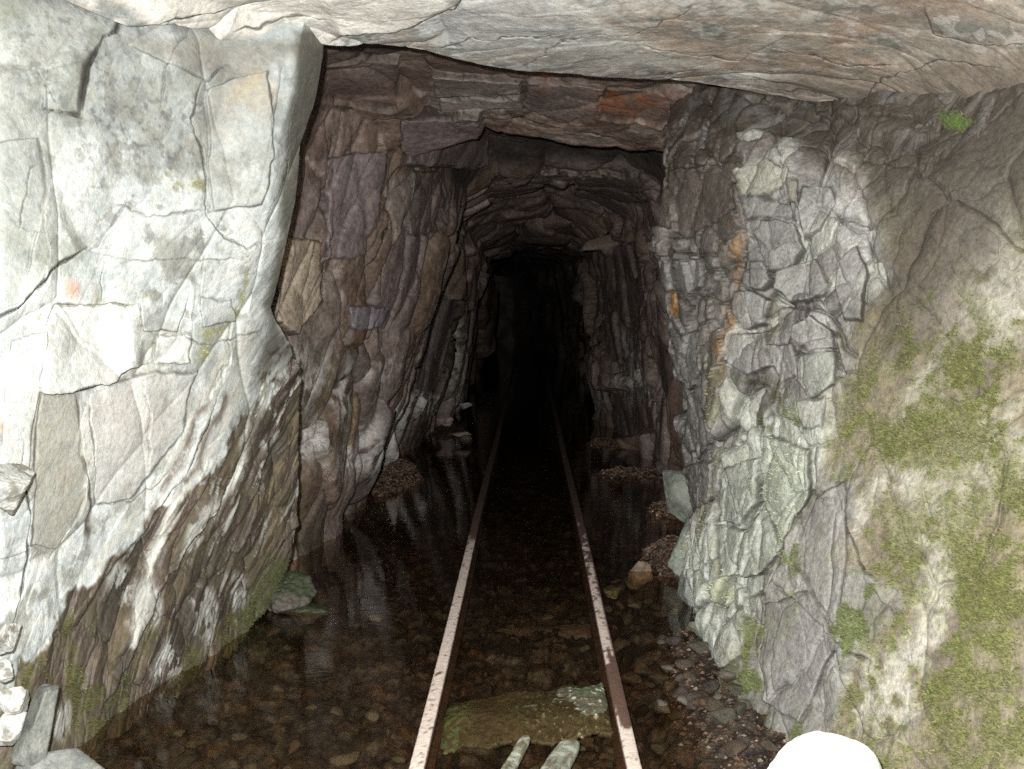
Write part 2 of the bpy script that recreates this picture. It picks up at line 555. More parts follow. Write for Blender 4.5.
# shape
q = np.stack([P3[..., 1] * 1.0 + P3[..., 0] * .4, P3[..., 2]], -1)
fa, ja, ra = facets(q * np.array([1.9, 1.5], f32) + 3.1, tilt=.8, seed=1, groove=.010, gdepth=.08, warp=.055)
fb, jb, rb = facets(fol * np.array([8.5, 3.4], f32) + 1.7, tilt=1.0, seed=2, groove=.02, gdepth=.12, warp=.07)
fc, jc, rc = facets(fol * np.array([26, 10], f32) + 9.7, tilt=1.0, seed=3, groove=.04, gdepth=.12, warp=.12)
up = 1 - low
LW.dv += .060 * fa * (.6 + .4 * up) + (.004 * up + .036 * low) * fb + (.0025 * up + .014 * low) * fc
LW.d += .02 * fbm(P3 * 1.5, 2) + .005 * fbm(P3 * 9, 4) * (.5 + 1.2 * low) + .010 * low * str1
LW.tint = mix(LW.tint, (.16, .14, .11), ja * .18 * (fbm(P3 * 3 + 7, 2) > -.05))
LW.tint = mix(LW.tint, (.10, .08, .06), jb * .30 * low)
LW.tint *= (1 + .22 * (rb[..., 5] - .5) + .15 * (ra[..., 6] - .5))[..., None]
K = LW.crack
K([(80, 117), (85, 85), (88, 70), (105, 36), (117, 31), (125, 0), (128, -40)], h=.05, L=70, wd=2.2, depth=.03, da=.95, dw=3.0)
K([(38, 108), (60, 113), (80, 117)], h=.03, L=20, wd=1.2, depth=.015)
K([(-10, 322), (18, 309), (36, 290), (60, 262), (86, 248)], h=.06, L=60, wd=1.6, depth=.03)
K([(36, 393), (60, 391), (90, 388), (118, 378), (132, 367), (150, 364)], h=.07, L=35, wd=1.8, depth=.03, da=.95, dw=2.2)
K([(80, 390), (79, 420), (80, 455), (88, 480), (90, 510), (85, 545)], h=.0, L=10, wd=2.2, depth=.010, dirt=(.05, .035, .02), dw=2.4, da=.9)
K([(140, 298), (143, 330), (178, 332), (190, 298)], h=.02, L=20, wd=1.0, depth=.015, dirt=(.16, .14, .09))
K([(156, 365), (190, 363), (192, 334), (156, 335), (156, 364)], h=.025, L=20, wd=.9, depth=.012, dirt=(.2, .18, .13), da=.5)
K([(140, 304), (100, 304), (55, 305), (45, 330)], h=-.015, L=25, wd=1.2, depth=.02, dirt=(.2, .18, .1))
K([(275, 240), (248, 248), (225, 238), (206, 215), (203, 150), (192, 120), (205, 78)], h=.025, L=35, wd=1.0, depth=.02, da=.5)
K([(230, 60), (210, 80), (180, 70), (130, 45)], h=.03, L=30, wd=1.2, depth=.02, da=.4)
K([(282, 60), (270, 140), (262, 180), (248, 205)], h=.012, L=30, wd=1.0, depth=.012, da=.4)
K([(0, 205), (20, 230), (30, 170), (40, 165)], h=.02, L=25, wd=1.0, depth=.012, da=.4)
K([(195, 0), (100, 60), (20, 80)], h=.0, L=25, wd=1.0, depth=.008, da=.2)
K([(128, 200), (118, 215), (90, 250)], h=.015, L=20, wd=1.0, depth=.012, da=.4)
K([(100, 720), (130, 660), (160, 590), (210, 510), (240, 450), (262, 395)], h=.05, L=25, wd=2.0, depth=.03, da=.6)
K([(240, 600), (250, 520), (268, 440), (300, 370)], h=.03, L=20, wd=1.6, depth=.02, da=.6)
K([(70, 640), (95, 590), (150, 520), (185, 470), (220, 390)], h=.03, L=20, wd=1.8, depth=.02, da=.6)
K([(8, 640), (25, 580), (30, 510), (22, 470), (25, 440)], h=.03, L=30, wd=1.6, depth=.025, da=.8)
LW.dv = LW.dv * (.25 + .75 * ss(25, 80, LW.P2[..., 1])) - .02 * ss(60, 34, LW.P2[..., 1]) * ss(120, 200, LW.P2[..., 0])
B = LW.block
B([(-40, 150), (36, 140), (44, 190), (20, 300), (-40, 330)], .03, -.01, 0, (.40, .42, .41), .35, joint=.3, jd=.006)
B([(40, 395), (78, 395), (86, 500), (52, 560), (32, 545)], .0, .01, 0, (.36, .35, .31), .6, joint=.3, jd=.006)
B([(90, 395), (150, 372), (196, 372), (180, 430), (130, 500), (96, 505)], .015, .01, 0, (.52, .50, .48), .5, joint=.5, jd=.008)
B([(208, 90), (268, 70), (276, 160), (262, 205), (212, 210)], .02, .01, 0, (.42, .42, .39), .5, joint=.4, jd=.008)
B([(200, 296), (232, 300), (236, 322), (204, 326)], .02, 0, 0, (.55, .56, .55), .5, joint=.5, jd=.01)
B([(10, 340), (50, 330), (38, 395), (30, 470), (0, 480)], .02, 0, 0, (.66, .66, .64), .6, joint=.4, jd=.008)
K = LW.crack
hair = dict(h=.006, L=18, wd=.7, depth=.010, wig=3.0, dirt=(.16, .145, .12), da=.55, dw=.9)
for pts in [[(196, 12), (170, 60), (160, 110)], [(270, 215), (285, 180), (292, 120)], [(110, 205), (150, 215), (205, 212)], [(88, 250), (130, 262), (180, 258), (240, 262)],
            [(180, 332), (200, 345), (230, 340), (262, 330)], [(140, 366), (150, 420), (146, 470)], [(40, 205), (48, 250), (40, 285)], [(205, 255), (200, 296)], [(120, 120), (128, 160), (122, 205)],
            [(0, 60), (40, 75), (60, 112)], [(232, 320), (228, 360), (205, 400)], [(100, 300), (104, 262)], [(0, 560), (30, 545), (60, 550)], [(96, 505), (130, 500), (170, 470)]]:
    K(pts, **hair)
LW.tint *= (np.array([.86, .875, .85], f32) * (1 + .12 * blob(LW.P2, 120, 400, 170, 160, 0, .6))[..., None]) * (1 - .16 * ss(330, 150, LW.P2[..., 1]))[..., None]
LW.tint = mix(LW.tint, (.085, .078, .062), poly_mask(warp_px(LW.P2, LW.P3, 4, 8), [(300, 46), (345, 46), (322, 110), (306, 200), (278, 315), (264, 312), (280, 240), (288, 160)], 4) * .65)  # same edge strip again, shade of its averted face put into the tint
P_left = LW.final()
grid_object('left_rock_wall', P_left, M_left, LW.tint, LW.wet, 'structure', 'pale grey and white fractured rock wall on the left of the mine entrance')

# ------------------------------------------------------------------ ROCK ROOF (slab over the entrance)
redge = [(222, 36, 3.24), (300, 43, 3.45), (340, 47, 3.52), (420, 58, 3.62), (520, 72, 3.75), (640, 82, 3.85), (740, 95, 3.95), (800, 106, 3.90), (870, 111, 3.72), (940, 117, 3.42), (1024, 100, 3.0), (1300, 80, 2.75)]
rtop = [(126, 26, 2.90), (215, -2, 3.10), (330, -4, 3.12), (420, -2, 3.12), (520, 0, 3.12), (640, 0, 3.12), (740, 0, 3.12), (820, 0, 3.08), (900, 0, 2.98), (970, 0, 2.85), (1060, -5, 2.65), (1340, -40, 2.45)]
cols = []
for k in range(12):
    e, tp = p(*redge[k]), p(*rtop[k])
    X = [-1.9, -1.4, -.9, -.55, -.2, .15, .5, .8, 1.1, 1.4, 1.8, 3.0][k]
    cols.append([w(X * 1.25, -.15, 3.6), w(X * 1.2, -.1, 2.55), w(X * 1.1, 1.5, 2.38 - .06 * max(0, X) - .10 * max(0, -X - 1.2)), tp, .5 * e + .5 * tp + np.array([0, 0, .015]), e, e + np.array([0, .04, .05]), e + np.array([0, .10, .55])])
rows = [[cols[k][j] for k in range(12)] for j in range(8)]
RF = Rock(rows, 330, 880, smooth=(2, 10), uk=[0, .06, .18, .42, .68, .94, .965, 1.0], inside=(0, None, 1.0))
P2, P3 = RF.P2, RF.P3
W1, W2 = warp_px(P2, P3, 5, 6), warp_px(P2, P3, 14, 3)
n1, n2, n3 = fbm(P3 * 2.4 + 3, 5), fbm(P3 * 6 + 31, 5), fbm(P3 * 16 + 61, 4)
# bands run across the roof, dipping a little to the right
bandc = np.stack([P3[..., 0] * 1.1 + P3[..., 1] * .3, P3[..., 1] * 5 + P3[..., 0] * 1.3 + P3[..., 2] * 3, P3[..., 2] * 2], -1)
bd = .6 * fbm(bandc * np.array([.7, .45, 1], f32) + 1.2 * fbm(P3 * 1.5 + 8, 3)[..., None], 6, .6) + .5 * fbm(P3 * 3.3 + 90, 6, .6)
t = np.zeros(P3.shape, f32) + np.array([.36, .335, .295], f32)
t = mix(t, (.22, .205, .185), ss(-.02, .35, bd + .3 * n2) * .75)
t = mix(t, (.56, .55, .51), ss(.06, .26, -bd + .4 * n2) * .8 * ss(1000, 600, P2[..., 0]))
t = mix(t, (.40, .31, .25), ss(.0, .25, n1) * .55)
t = mix(t, (.20, .225, .21), ss(.05, .2, n2) * .6)
t = mix(t, (.60, .60, .58), ss(.10, .2, n3 + .5 * n2) * .5)
t = mix(t, (.66, .64, .58), poly_mask(W1, [(90, -60), (455, -60), (452, 16), (415, 28), (350, 36), (320, 44), (150, 28), (120, 0)], 6) * .85)
t = mix(t, (.42, .43, .42), poly_mask(W2, [(415, 26), (470, 0), (560, -10), (640, 40), (600, 60), (440, 48)], 10) * .6)
t = mix(t, (.50, .43, .36), poly_mask(W2, [(560, 0), (640, 20), (770, 40), (740, 58), (620, 40)], 10) * .7)
t = mix(t, (.70, .69, .66), blob(W2, 765, 78, 40, 8, 0, .7) * .9)
t = mix(t, (.70, .69, .64), blob(W2, 600, 22, 70, 7, 20, .7) * .7)
t = mix(t, (.56, .55, .50), blob(W2, 670, 60, 120, 10, 10, .8) * .7)
t = mix(t, (.25, .21, .175), poly_mask(W2, [(800, 50), (900, 60), (1100, 40), (1300, 80), (1100, 140), (900, 125), (740, 100)], 16) * .65)
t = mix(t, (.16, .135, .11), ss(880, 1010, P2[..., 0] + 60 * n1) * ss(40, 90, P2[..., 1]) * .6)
t = mix(t, (.30, .17, .10), blob(W2, 765, 60, 60, 8, 5, .8) * .25)
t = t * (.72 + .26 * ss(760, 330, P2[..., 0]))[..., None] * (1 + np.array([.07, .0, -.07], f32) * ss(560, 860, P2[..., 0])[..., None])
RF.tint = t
RF.wet = (ss(.05, .3, n1) * .5).astype(f32)
q = np.stack([P3[..., 0], P3[..., 1] * 1.4 + .4 * P3[..., 0]], -1)
fa, ja, ra = facets(q * np.array([.8, 1.3], f32) + 7.1, tilt=.8, seed=5, groove=.004, gdepth=.03, warp=.14)
fb, jb, rb = facets(q * np.array([3.2, 8], f32) + 4.4, tilt=.9, seed=6, groove=.02, gdepth=.05, warp=.2)
fade = ss(1.0, .93, np.linspace(0, 1, 330))[:, None]
RF.d += (.060 * fa + .004 * fb) * (.35 + .65 * fade) + .0015 * bd + .008 * n2
RF.tint *= (1 + .25 * (ra[..., 5] - .5) + .18 * (rb[..., 6] - .5))[..., None]
K = RF.crack
K([(330, 44), (350, 35), (400, 30), (417, 27), (432, 20), (456, 14), (470, -6)], h=.05, L=40, wd=1.2, depth=.02, da=.85)
K([(330, -4), (262, 4), (205, 14), (150, 24), (126, 32)], h=-.03, L=30, wd=1.3, depth=.02, da=.8)
K([(1060, 38), (1010, 42), (970, 42), (935, 32), (925, 0)], h=-.03, L=40, wd=1.2, depth=.02, da=.7)
K([(640, 45), (740, 58), (768, 40), (790, 30)], h=.012, L=25, wd=1.0, depth=.01, da=.4)
K([(740, 90), (790, 99), (860, 104), (900, 104)], h=-.02, L=10, wd=.9, depth=.02, da=.6)
for pts in [[(520, 70), (560, 40), (640, 30), (700, 0)], [(860, 110), (880, 80), (940, 60), (1000, 66)], [(420, 56), (470, 40), (560, 34)], [(770, 42), (850, 62), (900, 64)], [(230, 30), (300, 22), (350, 24)], [(640, 80), (700, 68), (760, 72), (830, 66)]]:
    K(pts, h=.012, L=22, wd=.8, depth=.012, wig=3.5, dirt=(.07, .06, .05), da=.75, dw=1.1)
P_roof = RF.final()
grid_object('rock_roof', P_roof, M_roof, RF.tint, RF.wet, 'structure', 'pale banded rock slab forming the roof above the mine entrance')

# ------------------------------------------------------------------ RIGHT ROCK WALL
# each row: near (off frame) ... 1024 ... 900 ... 800 ... edge of the rubble buttress ... inner broken edge ... return
R = []
#        off(1250)            c1024              c900               c800               cEdge            cInner
spec = [
    ((1300, -60, 2.7), (1024, 50, 3.05), (930, 60, 3.55), (800, 60, 4.15), (745, 50, 4.35), (668, 60, 5.0)),
    ((1300, 40, 2.55), (1024, 98, 2.95), (925, 119, 3.38), (800, 112, 3.98), (740, 100, 4.12), (664, 110, 4.75)),
    ((1300, 130, 2.45), (1024, 170, 2.82), (905, 175, 3.18), (802, 165, 3.62), (736, 172, 3.82), (660, 165, 4.5)),
    ((1300, 220, 2.4), (1024, 250, 2.75), (895, 250, 3.10), (804, 240, 3.45), (748, 245, 3.70), (658, 245, 4.45)),
    ((1300, 310, 2.35), (1024, 330, 2.68), (885, 320, 3.05), (800, 310, 3.38), (742, 305, 3.70), (664, 320, 4.45)),
    ((1300, 400, 2.25), (1024, 410, 2.60), (872, 390, 3.00), (790, 380, 3.36), (730, 370, 3.74), (674, 390, 4.48)),
    ((1300, 490, 2.15), (1024, 490, 2.50), (860, 460, 2.95), (775, 450, 3.38), (722, 440, 3.80), (684, 450, 4.55)),
    ((1300, 590, 2.05), (1024, 570, 2.40), (850, 540, 2.90), (765, 520, 3.38), (714, 510, 3.86), (693, 505, 4.60)),
    ((1300, 700, 1.9), (1024, 660, 2.28), (840, 620, 2.82), (750, 590, 3.36), (690, 575, 3.98), (690, 555, 4.62)),
    ((1300, 820, 1.75), (1024, 770, 2.15), (835, 720, 2.72), (748, 680, 3.15), (714, 655, 3.55), (706, 605, 4.25)),
    ((1300, 980, 1.65), (1024, 920, 2.02), (830, 850, 2.58), (745, 800, 2.72), (722, 740, 2.95), (725, 700, 3.40)),
]
zz = [2.9, 2.3, 2.05, 1.8, 1.5, 1.2, .95, .7, .4, .1, -.3]
for k, s in enumerate(spec):
    inner = p(*s[5])
    R.append([w(2.7, -1.0, zz[k]), w(2.0, .7, zz[k])] + [p(*a) for a in s] + [inner + np.array([.14, .12, 0]), inner + np.array([.8, .35, 0])])
RW = Rock(R, 760, 620, smooth=(8, 5), vk=[0, .03, .07, .34, .60, .79, .885, .965, .985, 1.0],
          uk=[0, .07, .17, .28, .38, .48, .57, .66, .76, .88, 1.0])
P2, P3 = RW.P2, RW.P3
W1, W2, W3 = warp_px(P2, P3, 6, 6), warp_px(P2, P3, 18, 3), warp_px(P2, P3, 34, 2)
n1, n2, n3 = fbm(P3 * 2.2 + 5, 5), fbm(P3 * 6 + 35, 6), fbm(P3 * 18 + 65, 5)
rub = poly_mask(W2, [(600, 80), (735, 140), (800, 150), (870, 170), (885, 250), (868, 330), (848, 390), (830, 430), (812, 500), (790, 545), (765, 560), (745, 620), (735, 700), (600, 760), (600, 400)], 10)
topz = poly_mask(W2, [(600, 0), (1300, 0), (1300, 60), (1000, 130), (930, 180), (880, 190), (800, 165), (740, 165), (600, 150)], 12)
inn = poly_mask(W1, [(600, 0), (742, 100), (738, 175), (750, 250), (742, 300), (726, 350), (714, 440), (712, 520), (690, 545), (600, 560)], 6)
grey = poly_mask(W2, [(790, 545), (812, 500), (840, 470), (858, 500), (852, 560), (900, 600), (860, 660), (810, 760), (740, 790), (735, 700), (745, 620), (765, 570)], 10)
# moss ground
drip = fbm(np.stack([P3[..., 1] * 5 + P3[..., 0] * 3, P3[..., 1] * 2, P3[..., 2] * 1.2], -1) + 9, 5)
t = np.zeros(P3.shape, f32) + np.array([.235, .20, .135], f32)
t = mix(t, (.16, .13, .095), ss(.0, .25, n1) * .8)
t = mix(t, (.42, .40, .32), ss(.08, .28, drip + .35 * n2) * .6)
mossn = .85 * ss(-.22, .30, n2 + .5 * fbm(P3 * 26 + 4, 3) + .4 * n1)
t = mix(t, (.175, .172, .062), mossn * (1 - rub) * ss(190, 330, P2[..., 1] + .25 * (P2[..., 0] - 900)) * .8)
t = mix(t, (.20, .22, .065), ss(.12, .24, fbm(P3 * 22 + 14, 4) + .5 * n1) * (1 - rub) * ss(280, 400, P2[..., 1]) * .7)
for cx, cyy, rx, ry, a in [(985, 230, 22, 90, 15), (1000, 300, 40, 40, 10), (935, 570, 12, 70, 8), (915, 660, 14, 60, 15), (880, 690, 30, 40, 20), (855, 510, 16, 40, 5), (905, 480, 30, 22, 0), (960, 250, 14, 60, 25)]:
    t = mix(t, (.50, .47, .40), blob(W2, cx, cyy, rx, ry, a, .8) * ss(-.25, .15, drip + n3) * .8)
t = mix(t, (.13, .105, .08), poly_mask(W3, [(890, 170), (1010, 90), (1300, 80), (1300, 200), (1000, 230), (930, 330), (880, 330)], 26) * .85)
for cx, cyy, rx, ry, a in [(960, 118, 22, 7, -8), (945, 350, 40, 60, 0), (985, 400, 30, 40, 0), (1000, 620, 60, 160, 0), (890, 590, 20, 40, 0), (820, 720, 20, 50, 20), (900, 430, 40, 30, 10)]:
    t = mix(t, (.18, .185, .06), blob(W2, cx, cyy, rx, ry, a, .7) * ss(-.15, .15, n3 + n2) * .75)
# broken rock of the buttress
g = np.zeros(P3.shape, f32) + np.array([.31, .295, .27], f32)
g = mix(g, (.22, .20, .185), ss(-.05, .2, n1) * .7)
g = mix(g, (.44, .44, .42), ss(.02, .24, n2) * .6)
g = mix(g, (.50, .53, .46), poly_mask(W2, [(735, 420), (800, 400), (830, 440), (812, 500), (790, 560), (745, 640), (725, 680), (670, 620), (680, 540), (730, 500)], 14) * .8)
g = mix(g, (.46, .46, .40), blob(W2, 765, 185, 26, 16, 10, .5) * .7)
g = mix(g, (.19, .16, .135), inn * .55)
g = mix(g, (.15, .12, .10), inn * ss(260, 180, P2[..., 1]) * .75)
g = mix(g, (.34, .33, .31), inn * ss(250, 330, P2[..., 1]) * ss(-.2, .15, n2) * .55)
for cx, cyy, rx, ry, a in [(733, 270, 13, 50, 5), (727, 335, 10, 40, 5), (678, 300, 7, 14, 0), (745, 255, 7, 30, 0)]:
    g = mix(g, (.33, .18, .07), blob(W2, cx, cyy, rx, ry, a, .9) * ss(-.15, .12, n2 + .5 * n3) * .75)
for cx, cyy, rx, ry, a in [(770, 395, 30, 14, 30), (755, 420, 30, 8, 50), (790, 425, 18, 8, 0), (775, 330, 10, 30, 20), (845, 340, 16, 10, 0)]:
    g = mix(g, (.10, .095, .04), blob(W2, cx, cyy, rx, ry, a, .8) * ss(-.1, .1, n3) * .9)
g = mix(g, (.25, .25, .10), ss(.08, .26, fbm(P3 * 5 + 44, 4)) * ss(260, 420, P2[..., 1]) * .45)
t = t * (1 - rub[..., None]) + g * rub[..., None]
gg = np.zeros(P3.shape, f32) + np.array([.31, .30, .275], f32)
gg = mix(gg, (.40, .39, .36), ss(-.05, .2, n2))
gg = mix(gg, (.23, .22, .15), ss(.05, .25, n1) * .7)
t = mix(t, (0, 0, 0), grey * .9) + gg * (grey * .9)[..., None]
t = mix(t, (.17, .20, .05), grey * ss(.06, .2, fbm(P3 * 7 + 90, 4)) * .8)
t = mix(t, (.16, .13, .105), topz * .75)  # brown rock, with the overhang's shade painted into this upper zone
t = mix(t, (.34, .32, .30), topz * ss(.08, .25, n2) * .5)
t = mix(t, (.075, .085, .03), poly_mask(W2, [(700, 690), (740, 660), (765, 730), (760, 860), (680, 860)], 10) * .7)
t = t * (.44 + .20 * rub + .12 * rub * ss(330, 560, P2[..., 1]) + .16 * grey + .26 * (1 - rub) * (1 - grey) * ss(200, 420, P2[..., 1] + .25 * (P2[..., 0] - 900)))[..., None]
t = mix(t, (.085, .13, .025), blob(W1, 960, 121, 20, 7, -8, .6) * ss(-.3, .0, n3) * .9)
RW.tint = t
RW.wet = np.clip(inn * .7 + topz * .3, 0, 1).astype(f32)
q = np.stack([P3[..., 1] * .8 - P3[..., 0] * .8, P3[..., 2]], -1)
rot = np.stack([.85 * q[..., 0] - .5 * q[..., 1], .5 * q[..., 0] + .85 * q[..., 1]], -1)
fa, ja, ra = facets(rot * np.array([4.2, 3.4], f32) + 2.1, tilt=1.1, seed=7, groove=.030, gdepth=.22, warp=.11)
fb, jb, rb = facets(rot * np.array([10, 8], f32) + 5.1, tilt=1.1, seed=8, groove=.035, gdepth=.25, warp=.12)
fc, jc, rc = facets(rot * np.array([30, 22], f32) + 8.1, tilt=1.0, seed=9, groove=.04, gdepth=.12, warp=.12)
rg = np.clip(rub + .35 * grey + .3 * topz, 0, 1)
RW.dv += rg * (.085 * fa + .045 * fb + .006 * fc) + (1 - rg) * (.030 * fa + .008 * fb)
RW.d += .035 * fbm(P3 * 1.6 + 1, 3) + .016 * n2 + (1 - rg) * (.012 * drip + .004 * fbm(P3 * 25, 3))
RW.tint = mix(RW.tint, (.07, .06, .045), np.clip(ja * .5 + jb * .28, 0, 1) * rg)
RW.tint *= (1 + rg * (.35 * (ra[..., 5] - .5) + .45 * (rb[..., 6] - .5)))[..., None]
RW.tint = mix(RW.tint, (.45, .46, .40), (rb[..., 7] > .8) * rub * (1 - inn) * .5)
K = RW.crack
K([(845, 490), (850, 530), (862, 565), (880, 580)], h=.03, L=20, wd=1.8, depth=.03, da=.8)
K([(780, 580), (810, 608), (840, 640), (870, 660)], h=.02, L=20, wd=1.5, depth=.03, da=.8)
K([(800, 510), (790, 545), (770, 590), (745, 600)], h=.04, L=20, wd=1.8, depth=.03, da=.8)
K([(740, 98), (800, 118), (880, 125), (930, 130)], h=.0, L=10, wd=2.5, depth=.04, da=.7)
B = RW.block
G1, G2, G3, G4 = (.24, .235, .22), (.19, .185, .175), (.27, .265, .245), (.16, .145, .125)
for pts, h, tx, ty, col, a in [
        ([(734, 172), (752, 168), (790, 178), (788, 190), (770, 202), (745, 196)], .07, .02, -.03, (.30, .29, .24), .8),
        ([(745, 198), (775, 204), (797, 206), (797, 222), (748, 222)], .035, .01, .01, G2, .7),
        ([(806, 192), (835, 190), (838, 208), (822, 232), (806, 238), (800, 215)], .06, -.03, .01, G1, .8),
        ([(748, 224), (797, 226), (805, 250), (795, 268), (772, 272), (748, 270)], .05, .02, -.01, G2, .7),
        ([(752, 262), (768, 264), (776, 280), (765, 290), (752, 288)], .06, .02, 0, G1, .6),
        ([(778, 272), (815, 258), (828, 285), (825, 297), (790, 302), (778, 290)], .05, -.02, .02, G2, .7),
        ([(838, 262), (860, 248), (868, 275), (862, 322), (845, 318), (832, 290)], .05, .02, .01, G2, .7),
        ([(792, 327), (812, 316), (835, 332), (838, 348), (812, 352), (795, 340)], .06, .02, -.02, G3, .8),
        ([(735, 292), (755, 290), (772, 302), (768, 322), (745, 330), (733, 315)], .05, .02, 0, G1, .7),
        ([(790, 186), (800, 186), (800, 206), (791, 204)], .02, 0, 0, (.20, .175, .13), .6),
        ([(765, 434), (815, 450), (812, 495), (790, 540), (762, 500)], .05, .03, .01, (.30, .32, .26), .7),
        ([(800, 355), (838, 352), (840, 385), (815, 398), (798, 380)], .05, .02, .01, (.26, .27, .235), .7),
        ([(735, 335), (768, 330), (775, 365), (750, 375), (730, 362)], .05, .02, 0, G1, .6),
        ([(770, 345), (796, 345), (798, 375), (780, 385)], .03, .01, -.02, G3, .6),
        ([(725, 470), (760, 455), (762, 500), (745, 525), (722, 520)], .05, .03, .01, (.29, .31, .265), .7),
        ([(720, 525), (750, 530), (765, 500), (788, 545), (760, 575), (725, 575)], .04, .02, .02, (.31, .33, .28), .7),
        ([(800, 400), (830, 396), (826, 425), (806, 430)], .04, -.01, 0, (.28, .28, .25), .7),
        ([(682, 260), (705, 258), (707, 285), (692, 298), (682, 285)], .05, .02, 0, G2, .7),
        ([(664, 262), (680, 256), (682, 300), (672, 330), (662, 320)], .04, .02, 0, G2, .7),
        ([(676, 335), (704, 330), (708, 370), (690, 390), (678, 380)], .04, .03, 0, G1, .7),
        ([(688, 395), (712, 380), (716, 440), (700, 460), (688, 440)], .04, .02, 0, G2, .7),
        ([(690, 465), (716, 460), (714, 500), (698, 510)], .04, .02, 0, G1, .7),
        ([(675, 292), (683, 290), (682, 318), (674, 310)], .03, 0, 0, (.36, .19, .06), .7),
        ([(668, 170), (735, 165), (740, 210), (690, 240), (664, 225)], .03, .01, 0, (.12, .095, .08), .5),
        ([(770, 600), (815, 590), (838, 640), (800, 720), (762, 700)], .03, .02, 0, (.21, .20, .19), .6),
        ([(815, 500), (845, 480), (852, 560), (835, 625), (800, 560)], .03, .01, 0, (.22, .21, .195), .6)]:
    B(pts, h, tx, ty, col, a)
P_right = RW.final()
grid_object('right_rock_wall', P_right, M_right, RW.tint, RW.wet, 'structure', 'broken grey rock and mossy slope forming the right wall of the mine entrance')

# ------------------------------------------------------------------ THE TUNNEL BEYOND
def ring(pts, Y):
    return [p(a, b, Y) for a, b in pts]


rings = []
YS = []
def add(Y, pts=None, world=None):
    YS.append(Y)
    rings.append(world if world is not None else ring(pts, Y))


add(3.75, world=[w(-1.5, 3.75, -.4), w(-1.5, 3.75, 0), w(-1.5, 3.75, .5), w(-1.5, 3.75, 1.0), w(-1.5, 3.75, 1.5), w(-1.45, 3.75, 2.0), w(-1.3, 3.75, 2.7), w(-.7, 3.75, 2.75), w(0, 3.75, 2.75), w(.6, 3.75, 2.75), w(1.35, 3.75, 2.6), w(1.5, 3.75, 2), w(1.5, 3.75, 1.4), w(1.5, 3.75, .7), w(1.5, 3.75, 0), w(1.5, 3.75, -.4)])
add(4.35, [(235, 690), (250, 600), (262, 500), (268, 400), (258, 310), (276, 200), (297, 50), (400, 40), (520, 50), (640, 62), (790, 80), (830, 170), (830, 300), (820, 400), (790, 600), (780, 690)])
add(4.95, [(275, 650), (298, 560), (312, 480), (318, 400), (318, 310), (325, 200), (332, 88), (410, 88), (525, 96), (640, 108), (760, 125), (790, 190), (790, 300), (780, 400), (760, 560), (760, 650)])
add(5.50, [(305, 620), (330, 535), (346, 455), (362, 385), (378, 305), (388, 225), (402, 150), (472, 128), (560, 135), (640, 144), (720, 160), (750, 220), (750, 300), (750, 400), (740, 520), (740, 620)])
add(5.75, [(315, 600), (338, 525), (354, 448), (372, 378), (392, 300), (408, 225), (430, 140), (478, 98), (560, 100), (640, 106), (700, 150), (735, 220), (735, 300), (735, 400), (730, 510), (730, 600)])
add(6.5, [(328, 575), (352, 498), (370, 458), (396, 398), (414, 350), (432, 275), (454, 182), (486, 118), (560, 120), (625, 124), (668, 178), (685, 248), (690, 320), (692, 400), (697, 495), (702, 575)])
add(6.9, [(335, 560), (360, 487), (378, 450), (402, 395), (420, 345), (440, 270), (462, 185), (490, 167), (560, 166), (620, 170), (660, 185), (668, 250), (672, 320), (676, 400), (682, 485), (690, 560)])
add(7.5, [(350, 540), (376, 472), (386, 440), (402, 395), (412, 345), (424, 280), (445, 205), (482, 180), (555, 176), (610, 182), (652, 200), (660, 260), (662, 330), (664, 400), (668, 472), (672, 540)])
add(9.0, [(400, 500), (420, 444), (426, 418), (434, 380), (442, 330), (449, 280), (460, 225), (490, 200), (545, 193), (590, 198), (622, 222), (628, 270), (630, 330), (634, 390), (640, 444), (644, 500)])
add(10.8, [(432, 470), (448, 420), (456, 395), (466, 355), (474, 310), (480, 272), (486, 250), (505, 241), (540, 239), (570, 241), (588, 252), (592, 285), (593, 325), (596, 375), (600, 420), (602, 470)])
add(11.6, [(430, 460), (446, 412), (452, 390), (460, 355), (468, 312), (474, 275), (481, 250), (505, 238), (540, 235), (572, 237), (592, 250), (600, 285), (601, 325), (602, 370), (604, 412), (606, 460)])
add(14.5, [(455, 430), (463, 390), (468, 370), (472, 340), (476, 310), (480, 280), (488, 254), (512, 244), (535, 242), (562, 245), (584, 256), (589, 290), (590, 320), (591, 350), (592, 390), (594, 430)])
def far(Y, xo, s=1.0):
    b = [(-1.0, -.4), (-.98, 0), (-.96, .5), (-.94, 1.0), (-.9, 1.4), (-.86, 1.8), (-.75, 2.1), (-.3, 2.2), (0, 2.22), (.3, 2.2), (.8, 2.1), (.9, 1.7), (.94, 1.2), (.96, .8), (.98, 0), (1.0, -.4)]
    add(Y, world=[w(a * s + xo, Y, 1 + (z - 1) * s) for a, z in b])
far(18, 0)
far(23, -.25)
far(28, -.9)
far(31, -1.6)
far(31.6, -1.6, .02)
YS = np.array(YS)
vk = np.array([0, .045, .08, .115, .155, .20, .37, .45, .53, .61, .70, .80, .86, .91, .96, 1.0])
vk = np.array([0, .05, .13, .21, .30, .39, .47, .53, .60, .67, .73, .79, .85, .91, .96, 1.0])
uk = np.array([0, .04, .17, .27, .315, .44, .50, .58, .70, .78, .82, .88, .93, .96, .98, .99, 1.0])
TN = Rock(rings, 700, 820, smooth=(3, 4), uk=uk, vk=vk)
P2, P3 = TN.P2, TN.P3
W1, W2 = warp_px(P2, P3, 5, 5), warp_px(P2, P3, 14, 2.5)
n1, n2, n3 = fbm(P3 * 1.8 + 15, 5), fbm(P3 * 5 + 45, 5), fbm(P3 * 14 + 75, 4)
